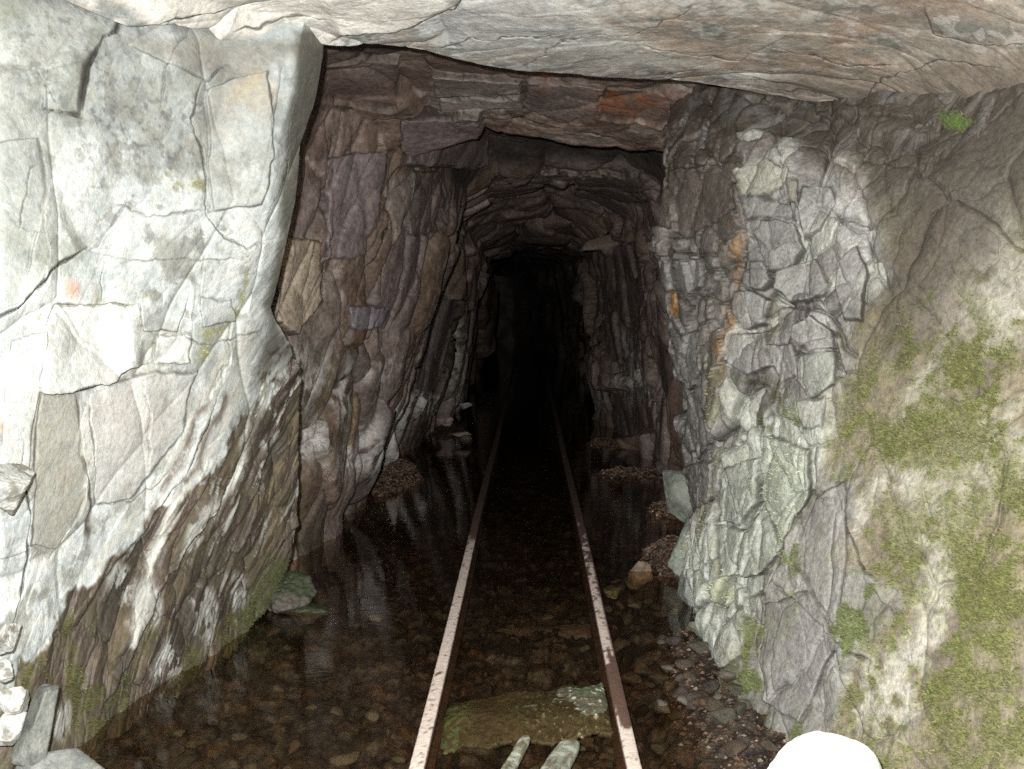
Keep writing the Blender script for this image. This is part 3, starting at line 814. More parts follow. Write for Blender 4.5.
side = ss(.50, .35, np.linspace(0, 1, 820))[None, :] * np.ones((700, 1), f32)
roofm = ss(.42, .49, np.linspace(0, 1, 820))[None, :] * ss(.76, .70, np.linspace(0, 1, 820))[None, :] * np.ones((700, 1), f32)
t = np.zeros(P3.shape, f32) + np.array([.20, .150, .128], f32)
t = mix(t, (.115, .085, .07), ss(-.05, .22, n1) * .8)
t = mix(t, (.27, .215, .20), ss(.04, .24, n2 + .3 * n1) * .7)
t = mix(t, (.10, .085, .045), side * ss(-.1, .2, fbm(P3 * 2.5 + 22, 4)) * ss(230, 420, P2[..., 1]) * .75)
t = mix(t, (.07, .055, .048), ss(.12, .3, n3 + .4 * n1) * .5)
folt = np.stack([P3[..., 1] * .9 + P3[..., 0] * .9 - .45 * P3[..., 2], .45 * P3[..., 1] + .9 * P3[..., 2]], -1)
strk = fbm(np.stack([folt[..., 0] * 14, folt[..., 1] * 1.6, P3[..., 0] * 6], -1), 4)
t = mix(t, (.10, .075, .055), side * ss(.05, .3, strk) * .45)
for cx, cyy, rx, ry, a in [(622, 98, 34, 11, 5), (541, 83, 7, 12, 15), (595, 100, 12, 10, 0), (640, 96, 20, 8, 10), (525, 141, 24, 5, 8)]:
    t = mix(t, (.38, .13, .05), blob(W2, cx, cyy, rx, ry * 1.2, a, .9) * ss(-.2, .12, n2 + .4 * n3) * .85)
for pts, col, a in [
        ([(432, 75), (520, 80), (520, 92), (478, 96), (432, 92)], (.30, .25, .23), .7),
        ([(440, 100), (520, 94), (525, 108), (450, 110)], (.31, .27, .25), .7),
        ([(325, 160), (385, 150), (375, 200), (360, 250), (325, 260)], (.24, .195, .19), .7),
        ([(345, 305), (385, 305), (380, 325), (350, 330)], (.27, .25, .27), .7),
        ([(300, 60), (400, 60), (400, 105), (300, 100)], (.15, .105, .09), .5),
        ([(560, 85), (600, 90), (590, 120), (545, 112)], (.27, .215, .195), .6),
        ([(275, 235), (318, 235), (325, 300), (300, 335), (270, 320)], (.40, .33, .25), .8),
        ([(480, 165), (560, 168), (520, 195), (470, 200)], (.22, .17, .14), .6)]:
    t = mix(t, col, poly_mask(W1, pts, 6) * a)
t = mix(t, (.20, .10, .04), blob(W2, 360, 330, 12, 50, 8, .8) * .5)
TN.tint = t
TN.wet = np.clip(.55 + 1.6 * n2, 0.15, 1).astype(f32)
TN.wet = np.maximum(TN.wet * (1 - .5 * roofm), .1)
# shape: steep slabs on the sides, flat bedded ledges over the roof
fa, ja, ra = facets(folt * np.array([1.5, .75], f32) + 4.1, tilt=1.0, seed=11, groove=.02, gdepth=.12, warp=.10)
fb, jb, rb = facets(folt * np.array([4.2, 2.1], f32) + 7.1, tilt=1.0, seed=12, groove=.025, gdepth=.14, warp=.12)
qr = np.stack([P3[..., 0] + .15 * P3[..., 1], P3[..., 1] * 1.0], -1)
fra, jra, rra = facets(qr * np.array([1.1, .9], f32) + 5.1, tilt=.9, seed=13, groove=.02, gdepth=.15, warp=.08)
frb, jrb, rrb = facets(qr * np.array([3.4, 3.0], f32) + 2.1, tilt=1.0, seed=14, groove=.025, gdepth=.14, warp=.12)
fs, js, rs = facets(np.stack([P3[..., 1] * 2.2 - .6 * P3[..., 2], P3[..., 2] * 1.7], -1) + 11.3, tilt=1.0, seed=15, groove=.02, gdepth=.14, warp=.10)
rgt = np.clip(1 - side - roofm, 0, 1)
fade = ss(4.0, 4.8, P3[..., 1])
TN.d += fade * (side * (.20 * fa + .06 * fb) + roofm * (.035 + .05 * ss(5.3, 4.9, P3[..., 1]) + .14 * ss(6.6, 7.2, P3[..., 1])) * (fra + .35 * frb) + rgt * (.19 * fs + .06 * fb))
TN.d += .03 * fbm(P3 * 1.4 + 3, 3) + .02 * n2 + .004 * strk * side + .006 * n3
TN.tint = mix(TN.tint, (.035, .028, .024), np.clip(ja * side * .3 + jb * side * .12 + jra * roofm * .4 + jrb * roofm * .18 + js * rgt * .3, 0, 1))
cellr = side * ra[..., 7] + roofm * rra[..., 7] + rgt * rs[..., 7]
cellq = side * rb[..., 7] + roofm * rrb[..., 7] + rgt * rb[..., 7]
TN.tint = mix(TN.tint, (.25, .20, .20), ss(.62, .70, cellr) * .55)
TN.tint = mix(TN.tint, (.15, .10, .072), ss(.30, .22, cellr) * .5)
TN.tint = mix(TN.tint, (.26, .225, .205), ss(.80, .86, cellq) * .5)
TN.tint = mix(TN.tint, (.06, .05, .042), ss(.20, .14, cellq) * .5)
TN.tint = TN.tint * np.array([.98, .945, .90], f32)
TN.tint = mix(TN.tint, (.022, .017, .014), roofm * ss(5.5, 5.6, P3[..., 1]) * ss(6.95, 6.75, P3[..., 1]) * .92)  # ceiling recess behind the brow: its deep shade painted as near-black rock
TN.tint *= (1 + .45 * (side * (ra[..., 5] - .5) + roofm * (rra[..., 5] - .5)) + .4 * (side * (rb[..., 6] - .5) + roofm * (rrb[..., 6] - .5)))[..., None]
K = TN.crack
K([(305, 106), (400, 112), (440, 112), (530, 118), (600, 128), (660, 140), (740, 152)], h=.05, L=14, wd=1.3, depth=.04, da=.9)
K([(484, 131), (540, 136), (600, 142), (655, 148)], h=.08, L=16, wd=1.5, depth=.02, da=.9)
K([(360, 300), (380, 230), (396, 170), (402, 140), (398, 110)], h=.04, L=14, wd=1.2, depth=.03, da=.8)
K([(320, 300), (330, 250), (322, 180), (335, 130)], h=.03, L=12, wd=1.2, depth=.03, da=.8)
K([(440, 270), (455, 235), (490, 205), (540, 185), (610, 180)], h=.06, L=16, wd=1.3, depth=.04, da=.8)
B = TN.block
B([(402, 110), (440, 112), (481, 108), (484, 160), (468, 166), (400, 166)], .13, 0, 0, (.19, .145, .145), .8, jd=.02)
B([(432, 76), (480, 78), (520, 82), (520, 94), (436, 98)], .05, 0, .01, (.27, .22, .20), .6)
B([(440, 100), (520, 96), (524, 108), (484, 110), (442, 110)], .03, 0, 0, (.29, .25, .23), .6)
B([(528, 80), (604, 84), (596, 108), (560, 118), (526, 108)], .04, .015, 0, (.24, .185, .165), .5)
B([(606, 86), (672, 92), (668, 116), (600, 112)], .02, 0, .01)
B([(326, 160), (384, 150), (378, 205), (362, 255), (326, 262)], .04, .02, 0, (.23, .185, .185), .7)
B([(318, 62), (400, 66), (396, 100), (314, 96)], .03, 0, .01, (.13, .09, .078), .6)
B([(346, 306), (384, 306), (380, 328), (350, 330)], .05, 0, 0, (.25, .23, .25), .7)
B([(284, 236), (316, 240), (322, 300), (300, 334), (276, 318)], .07, .01, 0, (.40, .33, .25), .8)
B([(486, 168), (560, 170), (530, 192), (480, 198)], .05, .01, .01, (.22, .165, .14), .6)
B([(566, 172), (640, 174), (648, 200), (600, 198)], .06, 0, .01, (.17, .13, .10), .5)
B([(600, 250), (640, 240), (650, 300), (640, 380), (608, 350)], .06, .02, 0, (.19, .145, .13), .6)
B([(612, 390), (650, 385), (660, 430), (620, 440)], .05, .02, 0, (.16, .12, .11), .5)
B([(664, 112), (735, 120), (730, 150), (664, 142)], .03, 0, .01, (.20, .155, .135), .5)
B([(410, 172), (440, 172), (432, 230), (404, 235)], .05, .01, 0, (.15, .115, .10), .5)
B([(425, 300), (450, 295), (444, 350), (420, 400), (408, 385)], .05, .01, 0, (.20, .175, .175), .5)
for cx, cyy, rx, ry, a in [(320, 385, 6, 30, 15), (345, 395, 6, 32, 10), (338, 455, 12, 18, 20), (357, 445, 7, 22, 12), (318, 440, 5, 25, 10), (305, 370, 9, 24, 10), (372, 360, 4, 30, 10), (418, 400, 14, 14, 0), (395, 418, 10, 18, 0), (452, 350, 5, 40, 5), (632, 350, 6, 16, -15), (638, 385, 9, 16, -10), (604, 402, 5, 9, 0)]:
    TN.tint = mix(TN.tint, (.46, .44, .41), blob(W1, cx, cyy, rx, ry, a, .8) * ss(-.2, .02, strk + n3) * .85)  # wet glints painted into the rock colour as pale patches
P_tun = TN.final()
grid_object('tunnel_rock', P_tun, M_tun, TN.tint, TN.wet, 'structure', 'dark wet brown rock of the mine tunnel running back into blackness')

ex, ez = np.meshgrid(np.linspace(-5, 3.5, 120), np.linspace(-1, 4.5, 80))  # slab added behind the last ring to stop sky light leaking in
E3 = np.stack([ex, 30.2 + 0 * ex, ez], -1).astype(f32)
E3[..., 1] += .5 * fbm(E3 * .9, 4)
grid_object('tunnel_end_blocker', E3, M_tun, np.zeros(E3.shape, f32) + np.array([.12, .09, .08], f32), np.full(ex.shape, .5), 'structure', 'added rock slab closing the far end of the tunnel against sky light')

# ------------------------------------------------------------------ FLOOR, WATER, OUTSIDE
ny, nx = 620, 460
yy = 1.6 * (33 / 1.6) ** np.linspace(0, 1, ny - 40)
yy = np.concatenate([np.linspace(-2.5, 1.58, 40), yy])
tx = np.linspace(-1, 1, nx)
X = (tx * (.75 + .25 * np.abs(tx)))[None, :] * np.where(yy < 3.5, 1.6 + np.clip(1.6 - yy, 0, 4) * .5, 1.6)[:, None]
Y = np.repeat(yy[:, None], nx, 1)
F3 = np.stack([X, Y, np.zeros_like(X)], -1).astype(f32)
n1, n2, n3 = fbm(F3 * 2.2 + 4, 4), fbm(F3 * 7 + 3, 4), fbm(F3 * 22 + 9, 4)
fp, jp, rp = facets(F3[..., :2] * 13, tilt=.7, seed=21, groove=.14, gdepth=.5, warp=.12)
fq, jq, rq = facets(F3[..., :2] * 30, tilt=.7, seed=22, groove=.14, gdepth=.5, warp=.12)
H = -.055 + .030 * n1 + .02 * n2 + .022 * fp + .010 * fq - .09 * ss(3.6, 5.5, Y)
bank = np.zeros_like(X)
for cx, cyy, rx, ry, h in [(-1.02, 7.2, .32, .9, .22), (.80, 7.45, .50, .34, .17), (.8, 9.0, .48, .55, .17), (.76, 4.95, .24, .50, .20), (.86, 6.1, .2, .45, .17), (.66, 3.1, .24, 1.1, .085),
                           (-.80, 9.8, .3, 1.2, .17), (.85, 4.0, .22, .7, .12), (-.55, 8.9, .14, .10, .12), (.55, 12.5, .3, 2.5, .15), (-.55, 13, .3, 2.5, .15)]:
    r = np.sqrt(((X - cx + .06 * n1) / rx) ** 2 + ((Y - cyy + .2 * n2) / ry) ** 2)
    bank = np.maximum(bank, h * (1 - ss(.35, 1.25, r + .35 * n1)))
H = H + bank
# shallow mossy bar between the rails
bar = ss(.42, .30, np.abs(X + .0)) * ss(2.82, 2.95, Y + .05 * n2) * ss(3.42, 3.28, Y + .04 * n2 + .10 * X)
H = H + ss(-2.5, .5, -Y) * .12
t = np.zeros(F3.shape, f32) + np.array([.115, .075, .047], f32)
t = mix(t, (.06, .042, .03), ss(-.1, .2, n1) * .8)
t = mix(t, (.19, .115, .065), ss(.02, .25, n2) * .7)
t = mix(t, (.20, .185, .15), (rp[..., 5] > .86) * ss(.35, .1, jp) * .7)
t = mix(t, (.24, .20, .15), (rq[..., 5] > .9) * .6)
t = mix(t, (.10, .068, .05), ss(.05, .12, bank) * .7)
t = mix(t, (.30, .205, .155), ss(.05, .12, bank) * ss(4.2, 6, Y) * .8)  # far banks painted lighter to offset the flash falloff
t = mix(t, (.30, .17, .06), (ss(.3, .0, np.sqrt((X - .75) ** 2 + (Y - 6.0) ** 2)) * ss(-.1, .1, n2)) * .8)
t = mix(t, (.03, .024, .018), np.clip(jp * .6 + jq * .35, 0, 1))
t *= np.array([.44, .43, .43], f32) * (1 + .5 * (rp[..., 6] - .5) + .4 * (rq[..., 6] - .5))[..., None]
wetf = np.clip(.55 + .8 * n2, .1, 1)
F3[..., 2] = H
grid_object('mine_floor', F3, M_floor, t, wetf, 'structure', 'stony brown bed of the flooded mine floor')


def floor_z(x, y):
    i = int(np.clip(np.searchsorted(yy, y), 0, ny - 1))
    j = int(np.argmin(np.abs(X[i] - x)))
    return float(H[i, j])


# water
tw = NT('still_water')
co = tw.n('ShaderNodeTexCoord').outputs['Object']
mp = tw.n('ShaderNodeMapping')
mp.inputs['Scale'].default_value = (1.0, 2.2, 1.0)
tw.l(co, mp.inputs['Vector'])
hh = tw.math('ADD', tw.noise(mp.outputs[0], 5, 3, .5), tw.math('MULTIPLY', tw.noise(mp.outputs[0], 26, 3, .5), .25))
bp = tw.n('ShaderNodeBump')
bp.inputs['Strength'].default_value = .2
bp.inputs['Distance'].default_value = .006
tw.l(hh, bp.inputs['Height'])
tr = tw.n('ShaderNodeBsdfTransparent')
tr.inputs['Color'].default_value = (.74, .66, .54, 1)
gl = tw.n('ShaderNodeBsdfGlossy')
gl.inputs['Roughness'].default_value = .03
gl.inputs['Color'].default_value = (1, 1, 1, 1)
tw.l(bp.outputs['Normal'], gl.inputs['Normal'])
fr = tw.n('ShaderNodeLayerWeight')
fr.inputs['Blend'].default_value = .5
tw.l(bp.outputs['Normal'], fr.inputs['Normal'])
ff = tw.math('ADD', tw.math('MULTIPLY', tw.math('POWER', fr.outputs['Facing'], 5.0), .90), .02)
mx = tw.n('ShaderNodeMixShader')
tw.l(ff, mx.inputs[0])
tw.l(tr.outputs[0], mx.inputs[1])
tw.l(gl.outputs[0], mx.inputs[2])
tw.l(mx.outputs[0], tw.out.inputs['Surface'])
gx, gy = np.meshgrid(np.linspace(-1.75, 1.75, 30), np.linspace(1.2, 31.5, 160))
grid_object('water', np.stack([gx, gy, np.zeros_like(gx)], -1)[:, ::-1], tw.m, kind='structure', label='shallow still water flooding the mine floor')

# the ground outside and an unseen hill added to block the sun
tg = NT('outside_ground')
co = tg.n('ShaderNodeTexCoord').outputs['Object']
tg.l(tg.mixc(tg.ramp(tg.noise(co, .6, 8), .35, .65), (.07, .085, .03), (.13, .11, .07)), tg.b.inputs['Base Color'])
tg.b.inputs['Roughness'].default_value = .95
gx, gy = np.meshgrid(np.linspace(-600, 600, 40), np.linspace(-600, 600, 40))
grid_object('ground', np.stack([gx, gy, np.full_like(gx, -.55)], -1), tg.m, kind='structure')
hx = np.linspace(-60, 60, 161)
hy = np.concatenate([np.linspace(-6, 0.0, 14), np.linspace(.1, 90, 90)])
gx, gy = np.meshgrid(hx, hy)
g3 = np.stack([gx, gy, np.zeros_like(gx)], -1)
crest = 3.6 + np.clip(gy, 0, 26) * .75
side_h = crest * ss(-5.5 + np.clip(6 - np.abs(gx), 0, 6) * .0, .3, gy - np.clip(4 - np.abs(gx), 0, 4) * .0)
hz = side_h * ss(60, 30, np.abs(gx)) * ss(90, 50, gy) + .5 * fbm(g3 * .25, 4) * ss(0, 3, gy) - .5 * (gy < -5)
hz = hz + (gy >= .05) * (np.abs(gx) < 4) * np.maximum(0, 3.4 - hz)
me = bpy.data.meshes.new('sun_block_hill')
idx = np.arange(gx.size, dtype=np.int32).reshape(gx.shape)
q4 = np.stack([idx[:-1, :-1], idx[:-1, 1:], idx[1:, 1:], idx[1:, :-1]], -1).reshape(-1, 4)
cxm = gx.ravel()[q4].mean(1)
cym = gy.ravel()[q4].mean(1)
q4 = q4[~((np.abs(cxm) < 3.2) & (cym < .06))]
fill_mesh(me, np.stack([gx, gy, hz - .3], -1).reshape(-1, 3), q4)
obj('sun_block_hill', me, tg.m, kind='structure')

# ------------------------------------------------------------------ RAILS
tm = NT('worn_rail_steel')
co = tm.n('ShaderNodeTexCoord').outputs['Object']
at = tm.n('ShaderNodeAttribute', attribute_name='tint')
nz = tm.noise(co, 45, 6, .65)
comb = tm.n('ShaderNodeCombineColor')
v = tm.ramp(nz, .3, .7, .8, 1.15)
for k in range(3):
    tm.l(v, comb.inputs[k])
tm.l(tm.mixc(1.0, at.outputs['Color'], comb.outputs[0], 'MULTIPLY'), tm.b.inputs['Base Color'])
tm.b.inputs['Roughness'].default_value = .7
bp = tm.n('ShaderNodeBump')
bp.inputs['Distance'].default_value = .003
tm.l(nz, bp.inputs['Height'])
tm.l(bp.outputs['Normal'], tm.b.inputs['Normal'])


def rail(x0, pale, label):
    prof = [(-.040, -.062), (-.040, -.055), (-.009, -.046), (-.007, -.018), (-.024, -.010), (-.0265, .000), (-.0255, .009), (-.021, .0125), (-.012, .014), (-.004, .0145), (.004, .0145), (.012, .014), (.021, .0125), (.0255, .009), (.0265, .000), (.024, -.010), (.007, -.018), (.009, -.046), (.040, -.055), (.040, -.062)]
    prof = np.array(prof) * np.array([.86, 1])
    ys = np.concatenate([np.linspace(.9, 7, 700), np.linspace(7.05, 30, 200)])
    n, m = len(ys), len(prof)
    V = np.zeros((n, m, 3))
    wob = .003 * np.sin(ys * 1.1 + x0 * 7)
    V[..., 0] = x0 + wob[:, None] + prof[None, :, 0]
    V[..., 1] = ys[:, None]
    V[..., 2] = .012 + .004 * np.sin(ys * .9 + 2 * x0)[:, None] + prof[None, :, 1] - np.clip(ys - 6.5, 0, 4)[:, None] * .004
    nn = fbm(V * np.array([30, 14, 30]) + x0 * 10, 4)
    V[..., 2] += .0015 * nn
    V[..., 0] += .0015 * fbm(V * 40, 2)
    top = (prof[:, 1] > .0119)[None, :] * np.ones((n, 1))
    t = np.zeros((n, m, 3), f32) + np.array([.105, .052, .034], f32)
    t = mix(t, (.05, .03, .022), ss(0, .2, nn) * .8)
    yw = V[..., 1] + .35 * fbm(V * np.array([25, 6, 5]) + 3, 3)
    t = mix(t, (.13, .075, .052), top * .9)
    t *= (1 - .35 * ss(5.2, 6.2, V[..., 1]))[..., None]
    pm = pale(yw, nn, prof[None, :, 0] + 0 * nn) * (1 - .75 * ss(.22, .34, fbm(V * np.array([50, 22, 20]) + 21 * x0, 4)))
    t = mix(t, (.72, .60, .52), top * pm)
    t = mix(t, (.20, .12, .09), top * ss(.30, .42, fbm(V * np.array([60, 40, 10]) + 8, 3)) * .6)
    base = np.array([x0, .9, 0])
    o = bpy.data.objects.new('steel_rail', None)
    C.objects.link(o)
    o.location = base
    o.empty_display_size = .1
    head = list(range(3, 17))
    foot = [16, 17, 18, 19, 0, 1, 2, 3]
    for nm, ids in (('rail_head', head), ('rail_foot', foot)):
        ch = grid_object(nm, np.ascontiguousarray(V[:, ids] - base), tm.m, np.ascontiguousarray(t[:, ids]))
        ch.parent = o
    o['label'] = label
    o['category'] = 'rail'
    o['group'] = 'rails of the mine track'
    return o


def pale_l(y, nn, x):
    return ss(5.35, 5.0, y) * ss(.5, .3, nn) 


def pale_r(y, nn, x):
    a = ss(2.98, 2.93, y) + ss(3.50, 3.55, y) * ss(5.7, 5.3, y) * ss(.34, .12, nn + .32 * ss(3.9, 5.0, y))
    return np.clip(a, 0, 1) * np.where(y > 3.2, ss(.016, .009, x), 1)


rail(-.310, pale_l, 'left rail, rubbed pale along nearly its whole near length')
rail(.290, pale_r, 'right rail, pale with a long rusty brown stretch near the front')

# ------------------------------------------------------------------ loose stones
def ico(sub):
    import bmesh
    bm = bmesh.new()
    bmesh.ops.create_icosphere(bm, subdivisions=sub, radius=1)
    V = np.array([v.co[:] for v in bm.verts])
    F = np.array([[v.index for v in f.verts] for f in bm.faces], np.int32)
    bm.free()
    return V, F


ICO = {s: ico(s) for s in (2, 3, 5, 6)}


def stone_mesh(name, size, seed, col, col2=None, sub=5, planes=16, rough=.05, mosscol=None, rnd=.25, wet=.3, boxy=False):
    r = np.random.RandomState(seed)
    D, F = ICO[sub]
    n = r.normal(size=(planes, 3))
    n /= np.linalg.norm(n, axis=1, keepdims=True)
    d = .62 + .38 * r.rand(planes)
    if boxy:
        n[:6] = np.array([[1, 0, 0], [-1, 0, 0], [0, 1, 0], [0, -1, 0], [0, 0, 1], [0, 0, -1]]) + r.normal(size=(6, 3)) * .17
        n[:6] /= np.linalg.norm(n[:6], axis=1, keepdims=True)
        d[:6] = .86 + .14 * r.rand(6)
        d[6:] = 1.16 + .25 * r.rand(planes - 6)
    dt = np.clip(D @ n.T, .05, None)
    rad = (d[None] / dt)
    kk = 1.0 / (rnd * .25 + .02)
    R_ = -np.log(np.exp(-kk * np.minimum(rad, 3)).sum(1)) / kk
    R_ = np.clip(R_, .3, 1.7)
    V = D * R_[:, None]
    if sub > 3:
        V = V * (1 + rough * fbm(V * 2.2 + seed, 4) + .5 * rough * fbm(V * 7 + seed, 3))[:, None]
    V = V * np.array(size) / 2
    t = np.zeros(V.shape, f32) + np.array(col, f32)
    nn = fbm(V * (6 / max(size)) * .5 + seed * 1.3, 4)
    t = mix(t, col2 or tuple(c * .6 for c in col), ss(0, .25, nn))
    if mosscol:
        t = mix(t, mosscol, ss(.1, .6, D[:, 2] + nn * 1.5))
    me = bpy.data.meshes.new(name)
    fill_mesh(me, V, F, t, np.full(len(V), wet))
    return me


def stone(px, py, Yd, size, seed, col, label, name='loose_rock', cat='rock', rot=(0, 0, 0), group=None, **kw):
    P = p(px, py, Yd)
    me = stone_mesh(name, size, seed, col, **kw)
    return obj(name, me, M_stone, P, rot, label=label, cat=cat, group=group)


stone(639, 580, 4.72, (.11, .10, .11), 3, (0.175, 0.12, 0.075), 'tan rock standing on the gravel bank right of the rails', rot=(.2, .1, .5), sub=6, planes=11)
stone(677, 488, 5.25, (.15, .16, .24), 8, (0.232, 0.244, 0.203), 'pale greenish pointed stone leaning against the foot of the right wall', rot=(.1, -.2, .3), sub=6, planes=10)
stone(612, 592, 4.5, (.10, .10, .05), 5, (.20, .18, .11), 'small flat brown stone at the water edge left of the tan rock', sub=5)
stone(700, 548, 4.42, (.21, .2, .27), 14, (0.232, 0.249, 0.209), 'large grey green block at the foot of the broken right wall', rot=(.2, .3, .2), sub=6, planes=14, col2=(.15, .17, .13), rnd=.1, boxy=True)
stone(694, 592, 4.2, (.16, .18, .2), 15, (0.244, 0.255, 0.232), 'angular pale block under the large grey green block', rot=(.5, .1, .9), sub=6, planes=11, rnd=.1)
stone(717, 592, 3.98, (.19, .2, .26), 16, (0.215, 0.226, 0.18), 'olive grey block beside the angular pale block low on the right wall', rot=(.1, .5, .4), sub=6, planes=11, rnd=.1)
stone(702, 632, 3.9, (.12, .14, .1), 17, (0.22, 0.232, 0.191), 'lowest small pale block of the right wall above the water', rot=(.6, .2, .1), sub=6, planes=11, rnd=.1)

# the blown-out white boulder close by
stone(825, 796, 2.15, (.46, .34, .40), 31, (.88, .88, .87), 'smooth bright white boulder at the bottom of the mossy slope', name='white_boulder', cat='boulder', sub=6, planes=60, rough=.07, rnd=.3, col2=(.80, .80, .79), wet=0, rot=(.1, .25, .3))

# pale stones at the left border
for px, py, Yd, s, sd, lab in [
        (6, 492, 2.40, (.10, .12, .11), 41, 'white rounded stone at the left border on a ledge of the wall'),
        (4, 640, 2.42, (.07, .09, .06), 42, 'small white stone at the left border above the brown foot of the wall'),
        (2, 668, 2.42, (.05, .06, .04), 43, 'lowest of the small white stones on the left border'),
        (14, 702, 2.44, (.075, .09, .08), 44, 'pale rounded stone at the foot of the left wall'),
        (4, 733, 2.42, (.07, .10, .07), 46, 'pale stone half hidden at the lower left border')]:
    stone(px, py, Yd, s, sd, (.38, .385, .36), lab, sub=6, planes=13, rnd=.12, rough=.09, rot=(.2, .3, sd), col2=(.2, .19, .16))
stone(36, 740, 2.50, (.10, .16, .17), 45, (.17, .175, .155), 'grey upright slab leaning at the lower left corner', name='rock_slab', cat='rock', sub=6, planes=9, rnd=.08, rot=(.1, .35, .4))
stone(55, 772, 2.48, (.22, .2, .1), 47, (.2, .205, .19), 'flat grey slab lying at the lower left corner', name='rock_slab', cat='rock', sub=6, planes=10, rnd=.08, rot=(.1, .2, .1))
# blocks in the tunnel
stone(388, 442, 7.2, (.16, .2, .32), 52, (.42, .37, .34), 'pale pointed rock on the left gravel bank inside the tunnel', sub=6, planes=11, rot=(.1, .2, .4))
stone(447, 421, 9.4, (.14, .12, .12), 53, (.38, .28, .26), 'pinkish rock on the far left edge of the water', sub=5)
stone(464, 405, 10.6, (.12, .1, .08), 54, (.33, .3, .28), 'grey stone far back at the foot of the left tunnel wall', sub=5)
stone(462, 434, 9.0, (.22, .14, .06), 55, (.28, .22, .17), 'flat stone awash beside the left rail deep in the tunnel', sub=5)
stone(352, 488, 6.4, (.16, .22, .12), 56, (.17, .12, .10), 'dark brown rock at the water edge of the left gravel bank', sub=5)
stone(284, 592, 4.15, (.26, .3, .22), 57, (.07, .06, .045), 'dark rock with green moss on top at the foot of the left wall', sub=6, mosscol=(.032, .040, .018), planes=22, rnd=.3, rough=.16)
stone(306, 612, 4.1, (.22, .2, .10), 58, (.06, .05, .035), 'low mossy rock at the water edge below the dark mossy rock', sub=6, mosscol=(.035, .042, .018), planes=22, rnd=.3, rough=.16)

# pebbles and cobbles lying in the shallow water, in three stretches of the floor
pr = np.random.RandomState(77)
pal = [(0.072, 0.05, 0.032), (0.086, 0.061, 0.04), (0.05, 0.036, 0.029), (0.108, 0.094, 0.072), (0.086, 0.05, 0.029), (0.137, 0.122, 0.097), (0.061, 0.054, 0.036)]
protos = [[stone_mesh('pebble', (1, .75 + .2 * pr.rand(), .45 + .2 * pr.rand()), 100 + k * 7 + j, pal[k], sub=3, planes=12, rnd=.35, wet=.8) for j in range(3)] for k in range(len(pal))]


def pebble(x, y, s, k, j, label, group, zoff=.2):
    me = protos[k][j]
    o = obj('pebble', me, M_stone, (x, y, floor_z(x, y) + s * zoff), (pr.rand() * .5, pr.rand() * .5, pr.rand() * 6.3), label=label, cat='pebble', group=group)
    o.scale = (s, s, s)
    return o


for n in range(46):
    y = 2.7 + 1.9 * pr.rand() ** 1.4
    pebble(pr.uniform(-1.1, -.37), y, pr.uniform(.025, .075), pr.randint(7), pr.randint(3), 'brown pebble under water left of the left rail', 'pebbles left of the track')
for n in range(34):
    y = 2.7 + 1.6 * pr.rand() ** 1.4
    pebble(pr.uniform(-.25, .24), y, pr.uniform(.02, .06), pr.randint(7), pr.randint(3), 'brown pebble lying between the two rails', 'pebbles between the rails')
for n in range(80):
    y = 2.7 + 2.3 * pr.rand() ** 1.2
    pebble(pr.uniform(.34, .72), y, pr.uniform(.025, .085), pr.randint(7), pr.randint(3), 'brown stone on the stony edge right of the right rail', 'stones right of the track', .3)

# mossy sleeper between the rails and the drowned ones behind it
def sleeper(yc, wd, z, label, tintc, moss, th=.05, skew=0.0):
    n, m = 90, 220
    u = np.linspace(-1, 1, n)[:, None]
    v = np.linspace(-1, 1, m)[None, :]
    Xs = .272 * v + 0 * u - .010
    Ys = yc + wd / 2 * np.sign(u) * np.abs(u) ** .9 + skew * v + 0 * Xs
    S3 = np.stack([Xs, Ys, 0 * Xs], -1)
    nn, nf = fbm(S3 * 7, 4), fbm(S3 * 55, 4)
    Ys = Ys + .03 * fbm(np.stack([Xs * 7, np.sign(u) * 3 + 0 * Xs, 0 * Xs], -1), 3) * np.abs(u)
    prof = np.clip(1 - np.abs(u + .55 * fbm(S3 * np.array([7, 2, 0]) + 4, 5)) ** 2.6, 0, 1)
    prv = np.clip(1 - np.abs(v) ** 40, 0, 1)
    Zs = z - .008 + .018 * v + .020 * nn + .005 * nf - th * (1 - prof * prv)
    t = np.zeros(S3.shape, f32) + np.array(tintc, f32)
    t = mix(t, (.08, .06, .04), ss(0, .25, nn) * .7)
    if moss:
        t = mix(t, (.095, .105, .062), ss(-.1, .2, nf + .5 * nn) * .8)
        t = mix(t, (.12, .25, .11), ss(.35, .95, v) * ss(-.2, .6, u) * ss(-.1, .15, nf) * .9)
        t = mix(t, (.10, .19, .08), ss(-.6, -.95, v) * ss(-.1, .15, nf) * .8)
        t = mix(t, (.45, .46, .40), ss(.24, .36, nf) * ss(-.3, .6, v))
        t = mix(t, (.075, .055, .035), ss(.2, -.5, v + .3 * nn) * ss(-.75, -.5, v) * .5)
    P = np.stack([Xs, Ys, Zs], -1)
    o = grid_object('sleeper', P, M_stone, t, np.full((n, m), .5))
    o['label'] = label
    o['category'] = 'sleeper'
    o['group'] = 'sleepers between the rails'
    # thickness: close the underside
    md = o.modifiers.new('thick', 'SOLIDIFY')
    md.thickness = .02
    md.offset = -1 if o.data.polygons[0].normal.z > 0 else 1


sleeper(3.13, .36, .002, 'wide mossy sleeper with green tufts breaking the water between the rails', (.085, .072, .048), True, skew=.035)
sleeper(4.02, .17, -.050, 'brown drowned sleeper under the water behind the mossy one', (.075, .055, .038), False)


